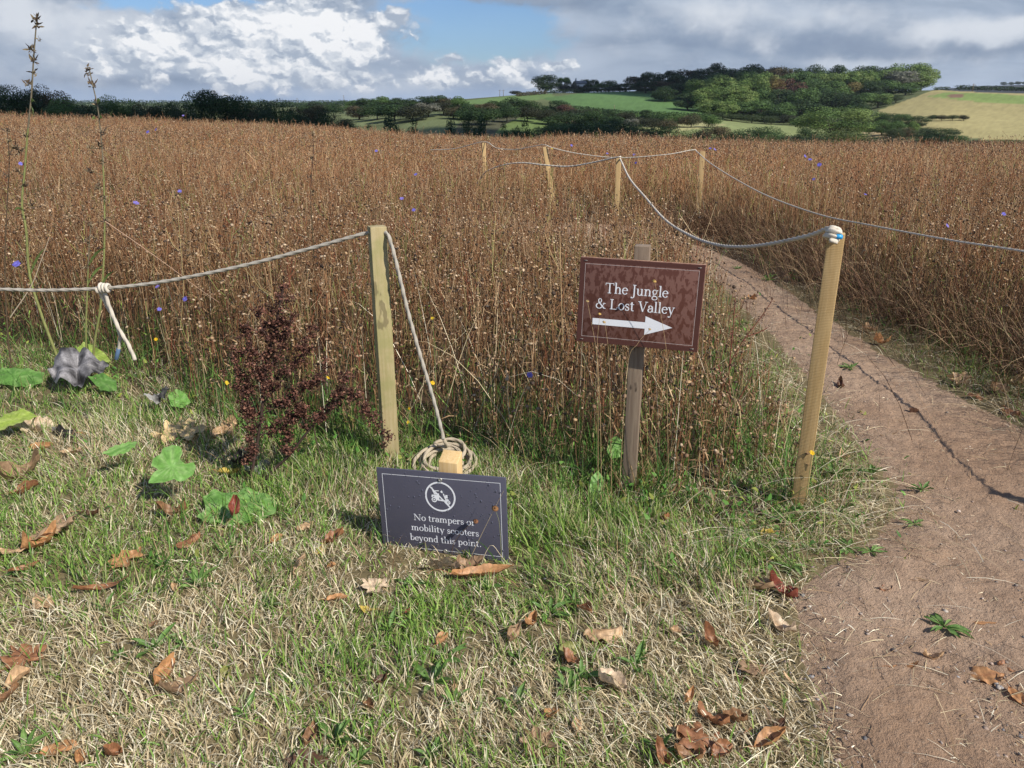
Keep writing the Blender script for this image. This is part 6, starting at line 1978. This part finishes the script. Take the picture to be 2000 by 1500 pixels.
sb.add(V, np.arange(ns)[:, None] * 4 + np.arange(4)[None], np.repeat(pick([(.12, .05, .036), (.16, .07, .047), (.08, .036, .028), (.20, .10, .065), (.05, .025, .02)], ns, .2), 4, 0))
rel(sb, dock).build("seeds", M_STEM, dock)['kind'] = 'stuff'


def chicory(line, heads_px, y, r, label, leafy=(), cols=((.30, .31, .11), (.24, .20, .13))):
    base = at(line[0][0], line[0][1], y)
    root = empty("chicory_stalk", (base[0], base[1], Hs(base[0], base[1])))
    P = np.array([(base[0], base[1], Hs(base[0], base[1]) - .02)] + [at(p[0], p[1], y) for p in line])
    if np.linalg.norm(P[0] - P[1]) < .03: P = np.delete(P, 1, 0)
    P = spline(P, .02)
    n = len(P)
    V, F = tubes(P[None], (r * np.linspace(1.25, .42, n))[None], 7)
    t = np.repeat(np.linspace(0, 1, n), 7)[:, None]
    c = np.where(t < .72, np.array(cols[0]), np.array(cols[1])) * (.85 + .3 * rng.random((len(V), 1)))
    mb = MB().add(V, F, c)
    rel(mb, root).build("stem", M_LEAF, root)
    for hx_, hy_, s_ in heads_px:
        q = at(hx_, hy_, y)
        k = int(9 * s_) + 4
        d = norm(rng.normal(0, 1, (k, 3)) + np.array([0, 0, .5]))
        st = q + rng.normal(0, .006, (k, 3))
        e = st + d * (.012 + .018 * rng.random((k, 1))) * s_
        hb = MB()
        Vr, Fr = ribbons(bend(st, e, 3, np.zeros(k)), norm(np.cross(d, rng.normal(0, 1, (k, 3)))), np.repeat(np.array([[.0022, .0036, .0006]]), k, 0) * s_)
        hb.add(Vr, Fr, np.repeat(pick([(.12, .085, .055), (.07, .05, .035), (.22, .17, .10)], k, .2), 6, 0))
        j = np.argmin(np.linalg.norm(P - q, axis=1))
        Vt, Ft = tubes(np.stack([P[j], q])[None], np.array([[.002, .0016]]), 5)
        hb.add(Vt, Ft, (.18, .14, .08))
        rel(hb, root).build("seed_head", M_STEM, root)
    for lx, ly, dxp, dyp in leafy:
        a_ = at(lx, ly, y); e_ = at(lx + dxp, ly + dyp, y - .03)
        lb = MB()
        Vr, Fr = ribbons(bend(a_[None], e_[None], 5, np.array([.02])), np.array([[0, -.6, .8]]), np.array([[.003, .009, .010, .006, .001]]))
        lb.add(Vr, Fr, (.20, .27, .08))
        rel(lb, root).build("leaf", M_LEAF, root)
    return tag(root, label, "plant", "tall chicory stalks by the rope")


chicory([(115, 706), (82, 618), (58, 537), (51, 450), (43, 400), (48, 335), (54, 260), (61, 190), (66, 110), (72, 34)],
        [(71, 37, 1.5), (72, 50, 1.3), (74, 76, .7), (61, 96, 1.4), (65, 118, 1.4), (66, 142, 1.1), (57, 164, 1.3), (52, 268, 1.2), (38, 294, 1.3), (30, 286, 1.1), (48, 362, 1.4), (35, 335, 1.0), (60, 400, 1.1), (48, 425, 1.1), (70, 560, 1.0)], 4.45, .0075,
        "tallest chicory stalk, rising far above the horizon in front of the left trees", [(61, 200, 10, 4), (63, 212, 3, 12), (50, 415, -22, -4), (58, 540, 30, -55), (75, 600, -40, -30), (60, 545, -30, -26)])
chicory([(183, 690), (196, 600), (203, 500), (204, 400), (200, 300), (194, 235), (190, 205), (181, 165), (174, 132)],
        [(174, 134, 1.0), (171, 143, 1.0), (180, 166, 1.3), (188, 201, 1.0), (203, 258, 1.1), (196, 285, 1.3), (201, 318, 1.1), (175, 290, 1.0), (176, 335, 1.2), (193, 368, 1.3), (203, 385, 1.2), (206, 430, 1.0)], 4.35, .0062,
        "second tallest chicory stalk, bending left at its tip above the horizon", [(190, 205, 7, -6), (192, 240, -12, -6), (195, 232, 9, 6), (200, 520, -30, 40), (198, 560, 26, -30)])
chicory([(170, 690), (168, 640), (171, 560), (173, 500), (178, 432)], [(176, 440, 1.0), (168, 470, 1.0), (183, 465, 1.0), (170, 520, .9)], 4.3, .0055, "short green chicory stalk beside the rope's knot", [(172, 520, 34, -36), (170, 560, 30, 26), (169, 600, -28, -22)])
chicory([(20, 700), (12, 600), (10, 500), (14, 400), (18, 320), (14, 250)], [(15, 255, .9), (18, 275, .9), (20, 300, 1.0), (14, 345, 1.0)], 4.5, .0045, "thin dark chicory stalk nearest the left rim", [], ((.14, .10, .06), (.10, .07, .045)))
chicory([(640, 700), (618, 600), (612, 480), (607, 380), (612, 300), (611, 255)], [(611, 262, .8), (612, 285, .8), (610, 310, .9), (606, 345, .9), (612, 375, .9)], 5.2, .0040, "thin dark dock-like stalk alone in the middle of the meadow", [], ((.13, .10, .05), (.10, .06, .045)))


def seed_stalk(line, head, y, label, r=.0011, col=(.45, .31, .16), hcol=(.42, .29, .13), hr=.008):
    base = at(line[0][0], line[0][1], y)
    root = empty("seed_stalk", (base[0], base[1], Hs(base[0], base[1])))
    mb = MB()
    stems_px([line], y, r, col, mb)
    rel(mb, root).build("stem", M_STEM, root)
    if head:
        q = at(head[0], head[1], line[-1][2] if len(line[-1]) > 2 else y)
        hb = MB()
        V, F = heads(q[None], norm(np.array([[.2, -.45, .85]])), np.array([hr]), np.array([hr]), 9, .5)
        hb.add(V, F, hcol)
        for _ in range(8):
            d = norm(rng.normal(0, 1, 3))
            V, F = heads((q + d * hr * .5)[None], d[None], np.array([hr * .35]), np.array([hr * .3]), 5, .6); hb.add(V, F, np.array(hcol) * .7)
        rel(hb, root).build("seed_head", M_STEM, root)
    tag(root, label, "dry stalk", "single dry stalks standing before the signs")


seed_stalk([(1308, 1000, 2.82), (1305, 900), (1303, 760), (1302, 690), (1290, 610), (1279, 552)], (1278, 549), 2.80, "thin stalk with an ochre disc head crossing the right of the brown sign", hr=.0085, hcol=(.50, .32, .10))
seed_stalk([(1175, 980, 2.80), (1172, 800), (1165, 690), (1155, 630), (1148, 592)], (1147, 588), 2.80, "thin stalk with a pale head at the brown sign's left side, higher one", hr=.007)
seed_stalk([(1168, 980, 2.78), (1168, 760), (1166, 680), (1171, 620)], (1171, 613), 2.78, "thin stalk with an ochre head at the arrow's tail", hr=.007, hcol=(.50, .32, .10))
seed_stalk([(1195, 980, 2.80), (1190, 720), (1182, 632)], (1180, 629), 2.80, "thin stalk with a drooping head just above the arrow's tail", hr=.007)
seed_stalk([(1210, 950, 2.82), (1225, 720), (1245, 672), (1268, 645)], (1269, 643), 2.80, "bent brown stalk whose head touches the arrow's barbs", hr=.006)
seed_stalk([(882, 1085, 2.36), (886, 1062), (897, 1045), (912, 1030), (926, 1021)], (929, 1018), 2.36, "dark stalk with a rusty seed head crossing the notice's lettering", col=(.12, .08, .05), hcol=(.22, .10, .05), hr=.010)
seed_stalk([(980, 1100, 2.33), (978, 1060), (975, 1020), (969, 1000)], (967, 993), 2.33, "stalk with a brown ragged seed head before the notice's right border", col=(.25, .26, .12), hcol=(.24, .12, .05), hr=.0125)
seed_stalk([(914, 1100, 2.34), (940, 1045), (965, 995), (984, 958)], None, 2.34, "straight straw leaning across the notice's right side", r=.0010, col=(.42, .33, .2))
seed_stalk([(938, 1112, 2.32), (946, 1085), (957, 1066), (964, 1066), (976, 1082), (992, 1102)], None, 2.32, "bent pale grass stem arching over the notice's lower right corner", r=.0013, col=(.58, .48, .32))
seed_stalk([(1070, 1290, 2.0), (1030, 1150), (1022, 1120), (1160, 1055)], None, 2.15, "long straw lying across the lawn right of the notice", r=.0013, col=(.60, .50, .33)) if False else None
seed_stalk([(205, 432, 4.1), (260, 470), (330, 520), (390, 565), (430, 592)], None, 4.1, "long pinkish stem slanting over the rope near the chicory", r=.0022, col=(.42, .27, .18))
seed_stalk([(20, 620, 3.9), (60, 560), (80, 510), (97, 462)], (97, 460), 3.9, "pale broken stalk leaning right beside the tallest chicory", r=.0028, col=(.50, .40, .28), hr=.006)

# the reddish dead weed between the brown sign and the golden post
wx_, wy_ = G(1432, 850)
weed = empty("dead_weed", (wx_, wy_, Hs(wx_, wy_)))
tag(weed, "reddish dead weed with dark seed tips between the brown sign and golden post", "plant")
mb = MB()
ws = stems_px([[(1432, 850), (1428, 790), (1424, 721), (1440, 685), (1457, 658), (1489, 616), (1510, 583)], [(1424, 721), (1430, 660), (1434, 610), (1436, 580)], [(1428, 790), (1410, 740), (1400, 700)], [(1457, 658), (1480, 650), (1500, 640)], [(1440, 784), (1462, 830), (1482, 871), (1506, 905)], [(1432, 800), (1455, 760), (1468, 735)]], wy_, .0032, (.20, .07, .045), mb)
rel(mb, weed).build("stem", M_STEM, weed)
pw_ = np.vstack([p[len(p) // 3:] for p in ws[:4]])
n_ = 260
c = pw_[rng.integers(0, len(pw_), n_)] + rng.normal(0, .009, (n_, 3))
nr = norm(rng.normal(0, 1, (n_, 3))); u, v = perp(nr); sz = (.003 + .005 * rng.random(n_))[:, None]
sb = MB().add(np.stack([c - u * sz, c + v * sz * .5, c + u * sz, c - v * sz * .5], 1).reshape(-1, 3), np.arange(n_)[:, None] * 4 + np.arange(4)[None], np.repeat(pick([(.10, .05, .035), (.18, .07, .05), (.25, .14, .08)], n_, .2), 4, 0))
rel(sb, weed).build("seeds", M_STEM, weed)['kind'] = 'stuff'


# plantains and other rosettes
def rosette(seed, flat):
    g = np.random.default_rng(seed)
    b = MB()
    k = int(g.integers(7, 13))
    for i in range(k):
        L = .05 + .075 * g.random()
        V, F, C = grid_leaf(L, L * (.22 + .1 * g.random()), 'lance', g, ((.12, .225, .05), (.19, .30, .09)) if g.random() < .7 else ((.17, .28, .07), (.25, .36, .12)), -.35 * g.random(), .25, .05)
        a = i / k * 6.28 + g.normal(0, .3); el = (.05 + .1 * g.random()) if flat else (.1 + 1.0 * g.random())
        b.add(V @ rot_np(a, 0, -el).T, F, C)
    return b.mesh("plantain", [M_LEAF], True)


_ros = [rosette(40 + i, False) for i in range(6)] + [rosette(60 + i, True) for i in range(3)]
_lawn = sorted([(30, 1122), (205, 1195), (235, 1285), (320, 1115), (388, 1145), (300, 1270), (360, 1262), (530, 1185), (800, 1145), (905, 1195), (870, 1285), (845, 1335), (885, 1380), (1005, 1380), (1110, 1350), (1135, 1325), (840, 1480), (655, 1450), (690, 1436), (1285, 1470), (50, 1478), (560, 1010), (1120, 1180), (945, 1150), (1075, 1195), (480, 1400), (700, 1490), (1240, 1300), (1010, 1290), (760, 1235)])
for i, (px, py) in enumerate(_lawn):
    x, y = G(px, py)
    o = obj("plantain", _ros[i % 6], None, (x, y, Hs(x, y) + .002))
    k = .42 + .42 * ((i * 37) % 10) / 10
    o.scale = (k, k, k); o.rotation_euler = (0, 0, i * 2.1)
    tag(o, f"green plantain rosette, {ORD[i]} from the left among those in the lawn", "weed", "plantain rosettes in the lawn")
_pth = sorted([(1700, 1085), (1655, 1078), (1842, 1232), (1785, 1030), (1545, 1112), (1540, 1022), (1800, 962), (1660, 720), (1880, 690), (1500, 545), (1700, 930), (1625, 930), (1440, 520)])
for i, (px, py) in enumerate(_pth):
    x, y = G(px, py)
    o = obj("plantain", _ros[6 + i % 3] if py > 1000 else _ros[i % 6], None, (x, y, Hs(x, y) + .02))
    k = (.65 + .3 * ((i * 29) % 10) / 10) * (.9 if y > 3 else .8)
    o.scale = (k, k, k); o.rotation_euler = (0, 0, i * 1.7)
    tag(o, f"green weed rosette, {ORD[i]} from the left among those along the path", "weed", "weed rosettes along the path")


# flowers still open in the meadow
def flower_mesh(col, seed, npet, rad):
    g = np.random.default_rng(seed)
    b = MB()
    for i in range(npet):
        a = i / npet * 6.28 + g.normal(0, .12)
        L = rad * (.8 + .4 * g.random())
        t = np.linspace(0, 1, 4)
        P = np.stack([np.cos(a) * t * L, np.sin(a) * t * L, .25 * L * np.sin(t * 2 + g.normal(0, .3))], -1)[None]
        V, F = ribbons(P, np.array([[-math.sin(a), math.cos(a), 0]]), np.array([[.12, .26, .30, .16]]) * rad)
        b.add(V, F, np.array(col) * (.8 + .4 * g.random()))
    V, F = heads(np.array([[0, 0, 0.0]]), np.array([[0, 0, 1.0]]), np.array([rad * .25]), np.array([rad * .4]), 7, .6)
    b.add(V, F, np.array(col) * .5)
    return b.mesh("bloom", [M_PETAL])


_blue = [flower_mesh((.17, .15, .52), 1, 13, .014), flower_mesh((.20, .18, .58), 2, 15, .013), flower_mesh((.25, .20, .55), 3, 11, .0145)]
_yel = [flower_mesh((.80, .50, .02), 4, 9, .0085), flower_mesh((.78, .56, .04), 5, 8, .010)]


def flowers(lst, meshes, what, cat, group, stemcol):
    for i, (px, py, y, k) in enumerate(sorted(lst)):
        q = at(px, py, y)
        zb = Hs(q[0], q[1])
        root = empty("flower", (q[0], q[1], zb))
        h = q[2] - zb
        P = np.array([[[0, .0, -.01], [.004, .003, h * .5], [0, 0, h]]])
        V, F = tubes(P, np.array([[.0016, .0013, .0010]]) * (1 if y < 8 else 1.6), 4)
        MB().add(V, F, stemcol).build("stem", M_STEM, root)
        bl = obj("bloom", meshes[i % len(meshes)], root, (0, 0, h))
        bl.rotation_euler = (.75 + .3 * math.sin(i * 2.2), .4 * math.sin(i), .6 * math.sin(i * 1.3)); bl.scale = (k, k, k)
        tag(root, f"{what}, {ORD[i]} from the left", cat, group)


flowers([(33, 516, 3.9, 1.3), (266, 397, 5.2, 1.3), (351, 374, 5.6, 1.0), (308, 560, 3.75, .8), (362, 584, 3.7, .9), (311, 604, 3.7, .7), (289, 258, 14, 2.2), (305, 253, 15, 2.2), (358, 226, 30, 3.0), (785, 388, 5.6, 1.0), (812, 341, 7.5, 1.2), (735, 295, 11, 1.5), (808, 410, 5.2, .8), (1035, 733, 3.2, 1.0),
         (1582, 312, 9.5, 1.7), (1600, 322, 9, 1.6), (1572, 305, 9.8, 1.4), (1239, 302, 12.5, 1.5), (1242, 318, 12, 1.3), (1396, 292, 13, 1.8), (1387, 290, 13, 1.5), (1850, 441, 4.8, .9), (1960, 418, 5, .9), (1590, 350, 7.9, 1.1), (1116, 284, 13, 1.4), (40, 320, 8, 1.4), (1690, 380, 6.5, .9), (1186, 300, 13, 1.4)],
        _blue, "violet-blue flower among the dry meadow stalks", "flower", "violet-blue flowers in the meadow", (.16, .17, .07))
flowers([(845, 748, 3.3, 1.2), (800, 798, 3.25, .8), (305, 663, 4.1, 1.2), (443, 748, 3.6, 1.0), (641, 738, 3.4, 1.0), (1586, 885, 2.75, 1.2), (845, 622, 3.45, .9), (1610, 980, 2.78, .9), (1078, 290, 12.5, 1.6), (797, 825, 3.2, .7)],
        _yel, "small yellow flower at the meadow's foot", "flower", "small yellow flowers at the meadow foot", (.17, .22, .07))


# ------------------------------------------------------------------ thin autumn haze over the valley
def build_haze():
    V, F = box_vf(18000, 7300, 120)
    V[:, 1] += 3300; V[:, 2] -= 16
    m = bpy.data.materials.new("haze_air"); m.use_nodes = True
    nt = m.node_tree; nt.nodes.clear()
    out = nt.nodes.new('ShaderNodeOutputMaterial'); pv = nt.nodes.new('ShaderNodeVolumePrincipled')
    pv.inputs['Color'].default_value = rgb(.80, .88, 1.0); pv.inputs['Density'].default_value = 0.00008; pv.inputs['Anisotropy'].default_value = .2
    nt.links.new(pv.outputs[0], out.inputs['Volume'])
    tag(obj("haze", make_mesh("haze", V, F, None, [m])), kind='stuff')


HAZE = True
if HAZE: build_haze()
